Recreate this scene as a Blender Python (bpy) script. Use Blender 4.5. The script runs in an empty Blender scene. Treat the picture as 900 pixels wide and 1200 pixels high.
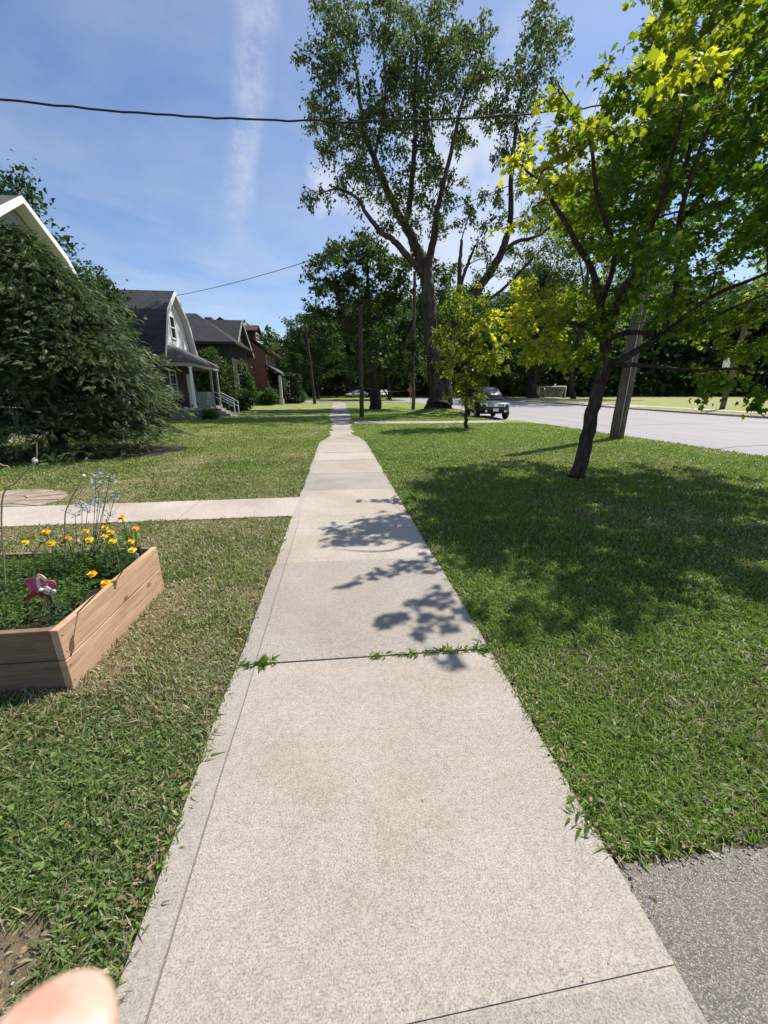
import bpy, math, random
import numpy as np
R = math.radians
rng = np.random.default_rng(7)
random.seed(7)
sc = bpy.context.scene
col = sc.collection

# ------------------------------------------------------------------ camera
F_PX, PW, PH = 451.0, 900, 1200
YAW, PITCH, CAM_H = R(6.56), R(17.07), 1.5
fw = np.array([math.sin(YAW)*math.cos(PITCH), math.cos(YAW)*math.cos(PITCH), -math.sin(PITCH)])
rt = np.array([math.cos(YAW), -math.sin(YAW), 0.0])
dn = np.cross(fw, rt)
def at(px, py, Y):                      # survey helper: photo bearing -> point on the plane y = Y
    v = fw + rt*(px-450)/F_PX + dn*(py-600)/F_PX
    return np.array([0, 0, CAM_H]) + v*(Y/v[1])
def near(px, py, D):
    v = fw + rt*(px-450)/F_PX + dn*(py-600)/F_PX
    return np.array([0, 0, CAM_H]) + v*D
def pix(P):
    p = np.atleast_2d(P) - np.array([0, 0, CAM_H])
    z = p@fw
    return 450+F_PX*(p@rt)/z, 600+F_PX*(p@dn)/z, z
cam = bpy.data.cameras.new('camera')
cam_o = bpy.data.objects.new('camera', cam); col.objects.link(cam_o)
cam_o.location = (0, 0, CAM_H)
cam_o.rotation_euler = (R(90)-PITCH, 0, -YAW)
cam.sensor_fit = 'VERTICAL'; cam.sensor_height = 36; cam.sensor_width = 27
cam.lens = 36*F_PX/PH
cam.clip_start = 0.01; cam.clip_end = 3000
cam.dof.use_dof = True; cam.dof.focus_distance = 6; cam.dof.aperture_fstop = 11
sc.camera = cam_o

# ------------------------------------------------------------------ terrain
TR = [0, 30, 40, 55, 75, 100, 150, 400, 2000]; TZ = [0, 0, .12, .40, .72, 1.0, 1.2, 1.3, 1.3]
MND = at(515, 477, 31)[:2]
ROAD_N, ROAD_F = 10.6, 27.6
def ter(x, y):
    x = np.asarray(x, float); y = np.asarray(y, float)
    z = np.interp(np.hypot(x, y), TR, TZ)
    d2 = (x-MND[0])**2 + ((y-MND[1])*.9)**2
    return z + .47*np.exp(-d2/(2*1.45**2))
_ng = np.random.default_rng(99).random((256, 256))
def vnoise(x, y):
    x = np.asarray(x, float); y = np.asarray(y, float)
    xi = np.floor(x).astype(int); yi = np.floor(y).astype(int)
    fx = x-xi; fy = y-yi; fx = fx*fx*(3-2*fx); fy = fy*fy*(3-2*fy)
    g = lambda a, b: _ng[a % 256, b % 256]
    return (g(xi, yi)*(1-fx)+g(xi+1, yi)*fx)*(1-fy) + (g(xi, yi+1)*(1-fx)+g(xi+1, yi+1)*fx)*fy
def fbm(x, y, s, o=3):
    t = 0; a = .5; n = 0
    for k in range(o):
        t = t + a*vnoise(x*s*2**k+17*k, y*s*2**k+31*k); n += a; a *= .5
    return t/n

# ------------------------------------------------------------------ object helpers
def tag(o, label=None, cat=None, group=None, kind=None):
    if label: o['label'] = label
    if cat: o['category'] = cat
    if group: o['group'] = group
    if kind: o['kind'] = kind
    return o
def thing(name, label, cat, loc, group=None, rz=0):
    o = bpy.data.objects.new(name, None); col.objects.link(o)
    o.empty_display_size = .2
    o.location = [float(v) for v in loc]; o.rotation_euler = (0, 0, rz)
    return tag(o, label, cat, group)
def root_loc(o):
    while o.parent: o = o.parent
    return np.array(o.location)
def mesh(name, V, F, mat, parent=None, smooth=False, cols=None, world=True):
    V = np.asarray(V, np.float32).reshape(-1, 3)
    if parent is not None and world:
        V = V - root_loc(parent).astype(np.float32)
    me = bpy.data.meshes.new(name)
    if isinstance(F, np.ndarray):
        k = F.shape[1]; n = len(F)
        me.vertices.add(len(V)); me.vertices.foreach_set('co', V.ravel())
        me.loops.add(n*k); me.loops.foreach_set('vertex_index', F.astype(np.int32).ravel())
        me.polygons.add(n)
        me.polygons.foreach_set('loop_start', np.arange(0, n*k, k, dtype=np.int32))
        me.polygons.foreach_set('loop_total', np.full(n, k, np.int32))
    else:
        me.from_pydata(V.tolist(), [], F)
    me.update(calc_edges=True)
    if smooth:
        me.polygons.foreach_set('use_smooth', np.ones(len(me.polygons), bool))
    if cols is not None:
        a = me.attributes.new('col', 'FLOAT_COLOR', 'POINT')
        c = np.ones((len(V), 4), np.float32); c[:, :3] = cols
        a.data.foreach_set('color', c.ravel())
    o = bpy.data.objects.new(name, me); col.objects.link(o)
    if mat: me.materials.append(mat)
    if parent is not None: o.parent = parent
    return o
def kids(o): return [c for c in bpy.data.objects if c.parent == o]
def dup(o, loc, rz=0, s=1.0, label=None):
    r = o.copy(); col.objects.link(r); r.location = [float(v) for v in loc]
    r.rotation_euler = (0, 0, rz); r.scale = (s, s, s) if not hasattr(s, '__len__') else s
    if label: r['label'] = label
    for ch in kids(o):
        c = ch.copy(); col.objects.link(c); c.parent = r
        for g in kids(ch):
            d = g.copy(); col.objects.link(d); d.parent = c
    return r
class MB:
    def __init__(s): s.V = []; s.F = []; s.n = 0
    def add(s, V, F):
        V = np.asarray(V, float).reshape(-1, 3)
        s.V.append(V); s.F += [tuple(int(i)+s.n for i in f) for f in F]; s.n += len(V); return s
    def box(s, x0, x1, y0, y1, z0, z1, b=0):
        X = (x0, x1); Y = (y0, y1); Z = (z0, z1)
        V = [(X[i], Y[j], Z[k]) for k in (0, 1) for j in (0, 1) for i in (0, 1)]
        return s.add(V, [(0, 2, 3, 1), (4, 5, 7, 6), (0, 1, 5, 4), (2, 6, 7, 3), (0, 4, 6, 2), (1, 3, 7, 5)])
    def bar(s, a, b, w, h):             # rectangular bar from a to b
        a = np.array(a, float); b = np.array(b, float); d = (b-a)/np.linalg.norm(b-a)
        up = np.array([0, 0, 1.0]) if abs(d[2]) < .9 else np.array([0, 1.0, 0])
        u = np.cross(d, up); u /= np.linalg.norm(u); v = np.cross(u, d)
        V = [p+u*w/2*i+v*h/2*j for p in (a, b) for (i, j) in ((-1, -1), (1, -1), (1, 1), (-1, 1))]
        return s.add(V, [(0, 1, 2, 3), (7, 6, 5, 4), (0, 4, 5, 1), (1, 5, 6, 2), (2, 6, 7, 3), (3, 7, 4, 0)])
    def tube(s, pts, rad, n=8):
        V, F = tube(pts, rad, n); return s.add(V, F.tolist())
    def prism(s, poly, d):              # extrude a 3D polygon by vector d
        p = np.array(poly, float); d = np.array(d, float); k = len(p)
        V = np.vstack([p, p+d])
        F = [tuple(range(k))[::-1], tuple(range(k, 2*k))] + [(i, (i+1) % k, k+(i+1) % k, k+i) for i in range(k)]
        return s.add(V, F)
    def lathe(s, prof, c, n=16):        # (r,z) profile about vertical axis at c
        a = np.linspace(0, 2*math.pi, n, endpoint=False)
        V = [(c[0]+r*math.cos(t), c[1]+r*math.sin(t), c[2]+z) for r, z in prof for t in a]
        F = [(i*n+j, i*n+(j+1) % n, (i+1)*n+(j+1) % n, (i+1)*n+j) for i in range(len(prof)-1) for j in range(n)]
        return s.add(V, F)
    def build(s, name, mat, parent=None, smooth=False, world=True, bevel=0):
        o = mesh(name, np.vstack(s.V), s.F, mat, parent, smooth, world=world)
        if bevel:
            m = o.modifiers.new('bevel', 'BEVEL'); m.width = bevel; m.segments = 2; m.limit_method = 'ANGLE'
        return o
def tube(pts, rad, n=8, cap=True):
    P = np.asarray(pts, float); k = len(P)
    r = np.broadcast_to(np.asarray(rad, float), (k,))
    T = np.gradient(P, axis=0); T /= np.linalg.norm(T, axis=1)[:, None]+1e-12
    ref = np.array([1, 0, 0]) if abs(T[0, 0]) < .8 else np.array([0, 1, 0])
    V = []; a = np.linspace(0, 2*math.pi, n, endpoint=False)
    u = np.cross(T[0], ref); u /= np.linalg.norm(u)
    for i in range(k):
        u = u - T[i]*(u@T[i]); u /= np.linalg.norm(u)+1e-12
        w = np.cross(T[i], u)
        V.append(P[i]+r[i]*(np.cos(a)[:, None]*u+np.sin(a)[:, None]*w))
    V = np.vstack(V)
    i = np.arange(k-1)[:, None]; j = np.arange(n)[None]
    F = np.stack([i*n+j, i*n+(j+1) % n, (i+1)*n+(j+1) % n, (i+1)*n+j], -1).reshape(-1, 4)
    if cap:                             # degenerate-free caps: centre vertex fans as quads is awkward, close with small cone tips
        c0 = len(V); V = np.vstack([V, P[0], P[-1]])
        f0 = [[c0, (m+1) % n, m, m] for m in range(n)]
        F = F
        f = []
        for m in range(0, n, 2):
            f.append([c0, (m+2) % n, (m+1) % n, m]); b = (k-1)*n
            f.append([c0+1, b+m, b+(m+1) % n, b+(m+2) % n])
        F = np.vstack([F, np.array(f)])
    return V, F
def smooth_path(pts, n=8):
    P = np.asarray(pts, float)
    if len(P) < 3: 
        t = np.linspace(0, 1, n)[:, None]; return P[0]*(1-t)+P[-1]*t
    Q = np.vstack([2*P[0]-P[1], P, 2*P[-1]-P[-2]]); out = []
    for i in range(1, len(Q)-2):
        for t in np.linspace(0, 1, n, endpoint=False):
            p0, p1, p2, p3 = Q[i-1:i+3]
            out.append(.5*((2*p1)+(-p0+p2)*t+(2*p0-5*p1+4*p2-p3)*t*t+(-p0+3*p1-3*p2+p3)*t**3))
    out.append(P[-1]); return np.array(out)

# ------------------------------------------------------------------ materials
class NT:
    def __init__(s, nt): s.nt = nt
    def n(s, t, ins=None, **kw):
        x = s.nt.nodes.new(t)
        for k, v in kw.items(): setattr(x, k, v)
        for k, v in (ins or {}).items():
            if isinstance(v, bpy.types.NodeSocket): s.nt.links.new(v, x.inputs[k])
            elif isinstance(v, bpy.types.Node): s.nt.links.new(v.outputs[0], x.inputs[k])
            else: x.inputs[k].default_value = v
        return x
    def ramp(s, fac, stops):
        x = s.n('ShaderNodeValToRGB', {0: fac}); e = x.color_ramp.elements
        e[0].position, e[0].color = stops[0][0], (*stops[0][1], 1)
        e[1].position, e[1].color = stops[-1][0], (*stops[-1][1], 1)
        for p, c in stops[1:-1]:
            q = e.new(p); q.color = (*c, 1)
        return x
    def noise(s, vec, scale, detail=4, rough=.55, dist=0):
        x = s.n('ShaderNodeTexNoise', {'Scale': scale, 'Detail': detail, 'Roughness': rough, 'Distortion': dist})
        if vec is not None: s.nt.links.new(vec, x.inputs['Vector'])
        return x
    def mix(s, f, a, b, mode='MIX'):
        x = s.n('ShaderNodeMix', data_type='RGBA', blend_type=mode)
        for i, v in ((0, f), (6, a), (7, b)):
            if isinstance(v, bpy.types.NodeSocket): s.nt.links.new(v, x.inputs[i])
            elif isinstance(v, bpy.types.Node): s.nt.links.new(v.outputs[0], x.inputs[i])
            else: x.inputs[i].default_value = (*v, 1) if isinstance(v, tuple) else v
        return x.outputs[2]
    def math(s, op, a, b=0, c=0):
        x = s.n('ShaderNodeMath', operation=op)
        for i, v in enumerate((a, b, c)):
            if isinstance(v, bpy.types.NodeSocket): s.nt.links.new(v, x.inputs[i])
            elif isinstance(v, bpy.types.Node): s.nt.links.new(v.outputs[0], x.inputs[i])
            else: x.inputs[i].default_value = v
        return x.outputs[0]
def newmat(name):
    m = bpy.data.materials.new(name); m.use_nodes = True
    t = NT(m.node_tree); b = m.node_tree.nodes['Principled BSDF']
    return m, t, b
def link(m, a, b): m.node_tree.links.new(a, b)
def simple(name, c, rough=.6, metal=0, var=.15, scale=6, bump=.0, spec=.4, coat=0):
    m, t, b = newmat(name)
    g = t.n('ShaderNodeTexCoord').outputs['Object']
    n = t.noise(g, scale, 5)
    c = np.array(c)
    r = t.ramp(n.outputs[0], [(.3, tuple(c*(1-var))), (.7, tuple(np.minimum(c*(1+var), 1)))])
    link(m, r.outputs[0], b.inputs['Base Color'])
    b.inputs['Roughness'].default_value = rough; b.inputs['Metallic'].default_value = metal
    b.inputs['Specular IOR Level'].default_value = spec; b.inputs['Coat Weight'].default_value = coat
    if bump:
        n2 = t.noise(g, scale*6, 6)
        bp = t.n('ShaderNodeBump', {'Strength': bump, 'Distance': .02, 'Height': n2.outputs[0]})
        link(m, bp.outputs[0], b.inputs['Normal'])
    return m
def leafmat(name, trans=.42, tcol=(1.25, 1.35, .55), rough=.45, spec=.35):
    m, t, b = newmat(name)
    a = t.n('ShaderNodeAttribute', attribute_name='col')
    link(m, a.outputs['Color'], b.inputs['Base Color'])
    b.inputs['Roughness'].default_value = rough; b.inputs['Specular IOR Level'].default_value = spec
    tc = t.mix(1.0, a.outputs['Color'], tcol, 'MULTIPLY')
    tr = t.n('ShaderNodeBsdfTranslucent', {'Color': tc})
    mx = t.n('ShaderNodeMixShader', {0: trans, 1: b.outputs[0], 2: tr.outputs[0]})
    out = m.node_tree.nodes['Material Output']; link(m, mx.outputs[0], out.inputs[0])
    return m
def bark(name, c0, c1, scale=9):
    m, t, b = newmat(name)
    g = t.n('ShaderNodeTexCoord').outputs['Object']
    mp = t.n('ShaderNodeMapping', {'Vector': g, 'Scale': (1, 1, .22)})
    n = t.noise(mp.outputs[0], scale, 7, .65, .4)
    r = t.ramp(n.outputs[0], [(.35, c0), (.68, c1)])
    link(m, r.outputs[0], b.inputs['Base Color']); b.inputs['Roughness'].default_value = .9
    b.inputs['Specular IOR Level'].default_value = .15
    bp = t.n('ShaderNodeBump', {'Strength': .9, 'Distance': .03, 'Height': n.outputs[0]})
    link(m, bp.outputs[0], b.inputs['Normal'])
    return m
def wallcoord(t):                       # (along wall, height) from position and normal
    g = t.n('ShaderNodeTexCoord').outputs['Object']
    s = t.n('ShaderNodeSeparateXYZ', {0: g}); ge = t.n('ShaderNodeNewGeometry')
    nn = t.n('ShaderNodeSeparateXYZ', {0: ge.outputs['True Normal']})
    ax = t.math('ABSOLUTE', nn.outputs[0]); ay = t.math('ABSOLUTE', nn.outputs[1])
    f = t.math('GREATER_THAN', ax, ay)
    u = t.math('ADD', t.math('MULTIPLY', s.outputs[0], t.math('SUBTRACT', 1, f)), t.math('MULTIPLY', s.outputs[1], f))
    return t.n('ShaderNodeCombineXYZ', {0: u, 1: s.outputs[2]}).outputs[0], g
def brickmat(name, c1, c2, mortar, bw, bh, ms=.015, rough=.85, bump=.4):
    m, t, b = newmat(name)
    v, g = wallcoord(t)
    br = t.n('ShaderNodeTexBrick', {'Vector': v, 'Color1': (*c1, 1), 'Color2': (*c2, 1), 'Mortar': (*mortar, 1), 'Scale': 1.0,
             'Mortar Size': ms, 'Brick Width': bw, 'Row Height': bh, 'Bias': 0.0})
    n = t.noise(g, 3, 5)
    c = t.mix(t.math('MULTIPLY', n.outputs[0], .5), br.outputs[0], tuple(np.array(c1)*.55))
    link(m, c, b.inputs['Base Color']); b.inputs['Roughness'].default_value = rough
    b.inputs['Specular IOR Level'].default_value = .2
    bp = t.n('ShaderNodeBump', {'Strength': bump, 'Distance': .01, 'Height': br.outputs[1]}); bp.invert = True
    link(m, bp.outputs[0], b.inputs['Normal'])
    return m
J0_, JS_ = .528, 1.397
def concretemat(name, base, dark, edge=False, speck=.6):
    m, t, b = newmat(name)
    g = t.n('ShaderNodeTexCoord').outputs['Object']
    big = t.noise(g, 1.3, 6, .6); fine = t.noise(g, 170, 4, .8); mid = t.noise(g, 46, 4, .7)
    st = t.noise(g, .55, 5, .62, .6)
    c = t.ramp(big.outputs[0], [(.28, dark), (.7, base)]).outputs[0]
    c = t.mix(.75, c, t.ramp(mid.outputs[0], [(.3, (.72, .71, .70)), (.5, (.97, .97, .96)), (.7, (1.12, 1.11, 1.09))]).outputs[0], 'MULTIPLY')
    c = t.mix(speck, c, t.ramp(fine.outputs[0], [(.32, (.40, .38, .36)), (.48, (.96, .96, .96)), (.68, (1.36, 1.35, 1.33))]).outputs[0], 'MULTIPLY')
    stn = t.ramp(st.outputs[0], [(.46, (1, 1, 1)), (.70, (.80, .75, .66))])
    c = t.mix(1.0, c, stn.outputs[0], 'MULTIPLY')
    rust = t.noise(g, 2.7, 4, .6, .3)
    c = t.mix(t.math('MULTIPLY', t.ramp(rust.outputs[0], [(.62, (0, 0, 0)), (.78, (1, 1, 1))]).outputs[0], .35), c, (.36, .24, .14))
    vor = t.n('ShaderNodeTexVoronoi', {'Vector': g, 'Scale': 7.0, 'Randomness': 1.0})
    spot = t.math('LESS_THAN', vor.outputs['Distance'], .035)
    vc = t.n('ShaderNodeSeparateColor', {0: vor.outputs['Color']})
    spot = t.math('MULTIPLY', spot, t.math('GREATER_THAN', vc.outputs[0], .62))
    c = t.mix(t.math('MULTIPLY', spot, .75), c, (.08, .07, .06))
    # broom lines across the walk
    mp = t.n('ShaderNodeMapping', {'Vector': g, 'Scale': (6, 190, 6)})
    br = t.noise(mp.outputs[0], 1, 3, .6)
    h = t.math('ADD', t.math('MULTIPLY', br.outputs[0], .6), t.math('MULTIPLY', fine.outputs[0], .9))
    if edge:                            # each slab was poured with its own tone
        sy_ = t.n('ShaderNodeSeparateXYZ', {0: g}).outputs[1]
        wn = t.n('ShaderNodeTexWhiteNoise', {'W': t.math('FLOOR', t.math('DIVIDE', t.math('SUBTRACT', sy_, J0_), JS_))}, noise_dimensions='1D')
        c = t.mix(1.0, c, t.ramp(wn.outputs[0], [(0, (.84, .84, .85)), (1, (1.10, 1.08, 1.05))]).outputs[0], 'MULTIPLY')
    if edge:                            # tooled edge line about 9 cm in from the left side
        s = t.n('ShaderNodeSeparateXYZ', {0: g})
        wob = t.noise(g, 3, 2)
        x = t.math('ADD', s.outputs[0], t.math('MULTIPLY', wob.outputs[0], .012))
        d = t.math('ABSOLUTE', t.math('SUBTRACT', x, -.518))
        ln = t.math('LESS_THAN', d, .0035)
        on = t.math('LESS_THAN', s.outputs[1], 4.6)
        ln = t.math('MULTIPLY', t.math('MULTIPLY', ln, on), .7)
        c = t.mix(ln, c, (.10, .085, .07))
        band = t.math('MULTIPLY', t.math('LESS_THAN', x, -.518), .22)
        c = t.mix(band, c, (.27, .255, .235))
    link(m, c, b.inputs['Base Color']); b.inputs['Roughness'].default_value = .88
    b.inputs['Specular IOR Level'].default_value = .25
    bp = t.n('ShaderNodeBump', {'Strength': .8, 'Distance': .004, 'Height': h})
    link(m, bp.outputs[0], b.inputs['Normal'])
    return m
def asphaltmat(name, lo, hi, agg, scale=90):
    m, t, b = newmat(name)
    g = t.n('ShaderNodeTexCoord').outputs['Object']
    v = t.n('ShaderNodeTexVoronoi', {'Vector': g, 'Scale': scale, 'Randomness': 1.0})
    sp = t.n('ShaderNodeSeparateColor', {0: v.outputs['Color']})
    big = t.noise(g, .8, 5)
    c = t.ramp(sp.outputs[0], [(.1, lo), (.7, hi), (1, agg)]).outputs[0]
    c = t.mix(.7, c, t.ramp(v.outputs['Distance'], [(.25, (1.1, 1.1, 1.1)), (.6, (.45, .44, .43))]).outputs[0], 'MULTIPLY')
    c = t.mix(.6, c, t.ramp(big.outputs[0], [(.3, (.8, .8, .8)), (.7, (1.1, 1.09, 1.08))]).outputs[0], 'MULTIPLY')
    link(m, c, b.inputs['Base Color']); b.inputs['Roughness'].default_value = .85
    bp = t.n('ShaderNodeBump', {'Strength': .8, 'Distance': .006, 'Height': v.outputs['Distance']}); bp.invert = True
    link(m, bp.outputs[0], b.inputs['Normal'])
    return m
def roadmat():
    m, t, b = newmat('road_surface')
    g = t.n('ShaderNodeTexCoord').outputs['Object']
    f = t.noise(g, 22, 5, .75); big = t.noise(g, .35, 5); 
    mp = t.n('ShaderNodeMapping', {'Vector': g, 'Scale': (1.1, .06, 1)}); lane = t.noise(mp.outputs[0], 1, 4)
    c = t.ramp(f.outputs[0], [(.3, (.24, .225, .22)), (.7, (.355, .335, .325))]).outputs[0]
    c = t.mix(.8, c, t.ramp(lane.outputs[0], [(.35, (.86, .86, .87)), (.65, (1.06, 1.05, 1.04))]).outputs[0], 'MULTIPLY')
    c = t.mix(.6, c, t.ramp(big.outputs[0], [(.3, (.9, .9, .9)), (.7, (1.06, 1.05, 1.05))]).outputs[0], 'MULTIPLY')
    link(m, c, b.inputs['Base Color']); b.inputs['Roughness'].default_value = .8
    bp = t.n('ShaderNodeBump', {'Strength': .3, 'Distance': .01, 'Height': f.outputs[0]}); link(m, bp.outputs[0], b.inputs['Normal'])
    return m
def lawnmat():
    m, t, b = newmat('lawn_soil_and_thatch')
    a = t.n('ShaderNodeAttribute', attribute_name='col')
    g = t.n('ShaderNodeTexCoord').outputs['Object']
    f = t.noise(g, 38, 6, .75); mid = t.noise(g, 3.2, 5, .65); big = t.noise(g, .5, 4)
    c = t.mix(.9, a.outputs['Color'], t.ramp(f.outputs[0], [(.3, (.5, .52, .5)), (.5, (1, 1, 1)), (.72, (1.5, 1.4, 1.3))]).outputs[0], 'MULTIPLY')
    c = t.mix(.8, c, t.ramp(mid.outputs[0], [(.3, (.75, .78, .75)), (.7, (1.25, 1.2, 1.2))]).outputs[0], 'MULTIPLY')
    c = t.mix(.7, c, t.ramp(big.outputs[0], [(.35, (.82, .9, .8)), (.68, (1.2, 1.1, 1.1))]).outputs[0], 'MULTIPLY')
    link(m, c, b.inputs['Base Color']); b.inputs['Roughness'].default_value = .95
    b.inputs['Specular IOR Level'].default_value = .1
    bp = t.n('ShaderNodeBump', {'Strength': 1, 'Distance': .04, 'Height': f.outputs[0]}); link(m, bp.outputs[0], b.inputs['Normal'])
    return m
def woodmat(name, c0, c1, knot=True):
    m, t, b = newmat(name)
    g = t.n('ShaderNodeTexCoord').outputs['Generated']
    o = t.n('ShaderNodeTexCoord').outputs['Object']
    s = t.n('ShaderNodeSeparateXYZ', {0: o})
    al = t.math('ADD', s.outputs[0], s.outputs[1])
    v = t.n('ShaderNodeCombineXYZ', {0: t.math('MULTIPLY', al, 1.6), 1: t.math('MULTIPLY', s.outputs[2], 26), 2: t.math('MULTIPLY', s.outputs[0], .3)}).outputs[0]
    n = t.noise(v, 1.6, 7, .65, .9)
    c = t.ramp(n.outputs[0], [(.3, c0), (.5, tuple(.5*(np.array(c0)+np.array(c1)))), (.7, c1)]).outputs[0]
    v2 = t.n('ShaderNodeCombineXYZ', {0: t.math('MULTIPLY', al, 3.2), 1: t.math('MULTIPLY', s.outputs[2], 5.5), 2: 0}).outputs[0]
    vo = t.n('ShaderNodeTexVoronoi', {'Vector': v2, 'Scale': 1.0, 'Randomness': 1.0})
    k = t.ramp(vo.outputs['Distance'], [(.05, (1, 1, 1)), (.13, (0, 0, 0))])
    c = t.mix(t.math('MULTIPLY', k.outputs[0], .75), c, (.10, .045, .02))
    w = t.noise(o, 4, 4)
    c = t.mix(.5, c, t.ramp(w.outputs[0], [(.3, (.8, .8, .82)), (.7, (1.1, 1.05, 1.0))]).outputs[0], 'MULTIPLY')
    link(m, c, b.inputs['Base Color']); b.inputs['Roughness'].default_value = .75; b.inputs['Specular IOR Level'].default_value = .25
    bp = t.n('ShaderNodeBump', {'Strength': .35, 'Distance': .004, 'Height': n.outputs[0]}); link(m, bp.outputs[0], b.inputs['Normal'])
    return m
def shinglemat(name, c1, c2):
    return brickmat(name, c1, c2, tuple(np.array(c1)*.45), .32, .17, .012, .9, .6)
def boardmat(name, c, pitch=.14, vertical=False):
    m, t, b = newmat(name)
    v, g = wallcoord(t)
    s = t.n('ShaderNodeSeparateXYZ', {0: v})
    x = t.math('FRACT', t.math('DIVIDE', s.outputs[0 if vertical else 1], pitch))
    gap = t.math('LESS_THAN', x, .12)
    n = t.noise(g, 2.5, 5)
    cc = t.ramp(n.outputs[0], [(.3, tuple(np.array(c)*.85)), (.7, c)]).outputs[0]
    cc = t.mix(t.math('MULTIPLY', gap, .55), cc, tuple(np.array(c)*.25))
    link(m, cc, b.inputs['Base Color']); b.inputs['Roughness'].default_value = .6
    bp = t.n('ShaderNodeBump', {'Strength': .5, 'Distance': .015, 'Height': x}); link(m, bp.outputs[0], b.inputs['Normal'])
    return m
def glassmat(name, c=(.02, .025, .03)):
    m, t, b = newmat(name)
    g = t.n('ShaderNodeTexCoord').outputs['Object']; n = t.noise(g, 2, 3)
    r = t.ramp(n.outputs[0], [(.3, tuple(np.array(c)*.6)), (.7, tuple(np.array(c)*1.5))])
    link(m, r.outputs[0], b.inputs['Base Color']); b.inputs['Roughness'].default_value = .06
    b.inputs['Specular IOR Level'].default_value = .8
    return m
M = dict(
    leaf=leafmat('maple_leaf', .56, (1.75, 1.75, .5), .6, .22), leaf_far=leafmat('tree_leaf', .4, (1.2, 1.3, .6), .55, .25), blade=leafmat('grass_blade', .35, (1.2, 1.3, .6), .5, .3),
    needle=leafmat('evergreen_spray', .15, (1.2, 1.25, .6), .5, .3), petal=leafmat('petal', .3, (1.2, 1.0, .8), .5, .2),
    bark_dark=bark('dark_grey_bark', (.022, .017, .014), (.095, .075, .062), 14), bark_grey=bark('grey_brown_bark', (.026, .020, .016), (.095, .076, .062), 3.5),
    bark_far=bark('far_bark', (.02, .017, .014), (.075, .06, .05), 3), pole=bark('weathered_pole_wood', (.075, .060, .045), (.19, .155, .12), 10),
    pole_dark=bark('dark_pole_wood', (.035, .026, .02), (.11, .085, .065), 8),
    walk=concretemat('sidewalk_concrete', (.435, .396, .345), (.365, .332, .287), True, 1.0), path=concretemat('path_concrete', (.50, .44, .385), (.42, .375, .33)),
    old_walk=concretemat('driveway_concrete', (.42, .39, .35), (.33, .31, .28)),
    asphalt=asphaltmat('coarse_asphalt', (.20, .178, .150), (.34, .305, .262), (.52, .475, .415), 250), road=roadmat(), lawn=lawnmat(),
    kerb=simple('kerb_concrete', (.27, .25, .225), .9, var=.25, scale=2, bump=.3), flag=simple('flagstone', (.30, .235, .175), .85, var=.3, scale=5, bump=.4),
    soil=simple('garden_soil', (.035, .025, .018), .95, var=.5, scale=20, bump=1), mulch=simple('dark_mulch', (.045, .033, .025), .95, var=.6, scale=18, bump=1),
    cedar=woodmat('new_cedar_board', (.36, .21, .125), (.62, .425, .28)), cedar_shade=woodmat('shaded_cedar_board', (.13, .085, .055), (.26, .175, .115)),  # second cedar is the same wood with the front's shade put into its colour
    brick_dark=brickmat('dark_red_brick', (.085, .04, .032), (.055, .03, .026), (.11, .10, .09), .22, .075), brick_red=brickmat('red_brick', (.27, .075, .05), (.20, .055, .04), (.22, .18, .15), .22, .075),
    shingle=shinglemat('charcoal_shingle', (.075, .075, .082), (.045, .046, .052)), shingle2=shinglemat('slate_grey_shingle', (.06, .062, .07), (.042, .043, .05)),
    shingle_red=shinglemat('red_brown_shingle', (.12, .05, .042), (.085, .04, .035)), shingle_grey=shinglemat('grey_porch_shingle', (.16, .15, .145), (.12, .115, .11)),
    white_board=boardmat('white_board_and_batten', (.80, .80, .77), .3, True), white=simple('white_paint', (.78, .78, .76), .5, var=.06, scale=3),
    siding=boardmat('grey_green_siding', (.17, .20, .165), .16), siding_dark=brickmat('shaded_dark_brick', (.045, .042, .042), (.032, .030, .032), (.07, .068, .065), .22, .075), siding_grey=boardmat('grey_siding', (.34, .33, .31), .15), cream=simple('off_white_paint', (.62, .60, .55), .6, var=.08, scale=3),
    dark=simple('dark_painted_wood', (.03, .03, .03), .6), glass=glassmat('window_glass'), metal_dark=simple('dark_metal', (.03, .03, .032), .45, .6),
    steel=simple('galvanised_steel', (.45, .45, .45), .4, .7), black=simple('black_rubber', (.012, .012, .012), .75), cable=simple('black_cable', (.015, .015, .016), .6),
    carpaint=simple('black_car_paint', (.007, .008, .013), .28, 0, .1, 2, spec=.4, coat=.5), carwhite=simple('white_car_paint', (.75, .75, .75), .3, 0, .05, 2, coat=.5), chrome=simple('chrome', (.7, .7, .7), .15, 1, .05),
    lamp=simple('headlamp_glass', (.75, .78, .8), .12, 0, .2, 9, spec=.9), orange=simple('orange_sign_face', (.55, .09, .03), .5, var=.1), net=simple('white_net_cord', (.7, .7, .7), .7),
    red=simple('red_sign_face', (.55, .03, .03), .5), stem=simple('green_stem', (.10, .16, .05), .6), dry=simple('dry_stem', (.32, .26, .15), .8),
    skin=None)
def skinmat():
    m, t, b = newmat('skin')
    g = t.n('ShaderNodeTexCoord').outputs['Object']; n = t.noise(g, 120, 4); n2 = t.noise(g, 900, 3)
    r = t.ramp(n.outputs[0], [(.3, (.50, .28, .205)), (.5, (.64, .41, .32)), (.7, (.72, .52, .42))])
    link(m, r.outputs[0], b.inputs['Base Color']); b.inputs['Roughness'].default_value = .5
    b.inputs['Subsurface Weight'].default_value = .15; b.inputs['Subsurface Radius'].default_value = (1, .3, .15); b.inputs['Subsurface Scale'].default_value = .004
    bp = t.n('ShaderNodeBump', {'Strength': .2, 'Distance': .0003, 'Height': n2.outputs[0]}); link(m, bp.outputs[0], b.inputs['Normal'])
    return m
M['skin'] = skinmat()

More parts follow.
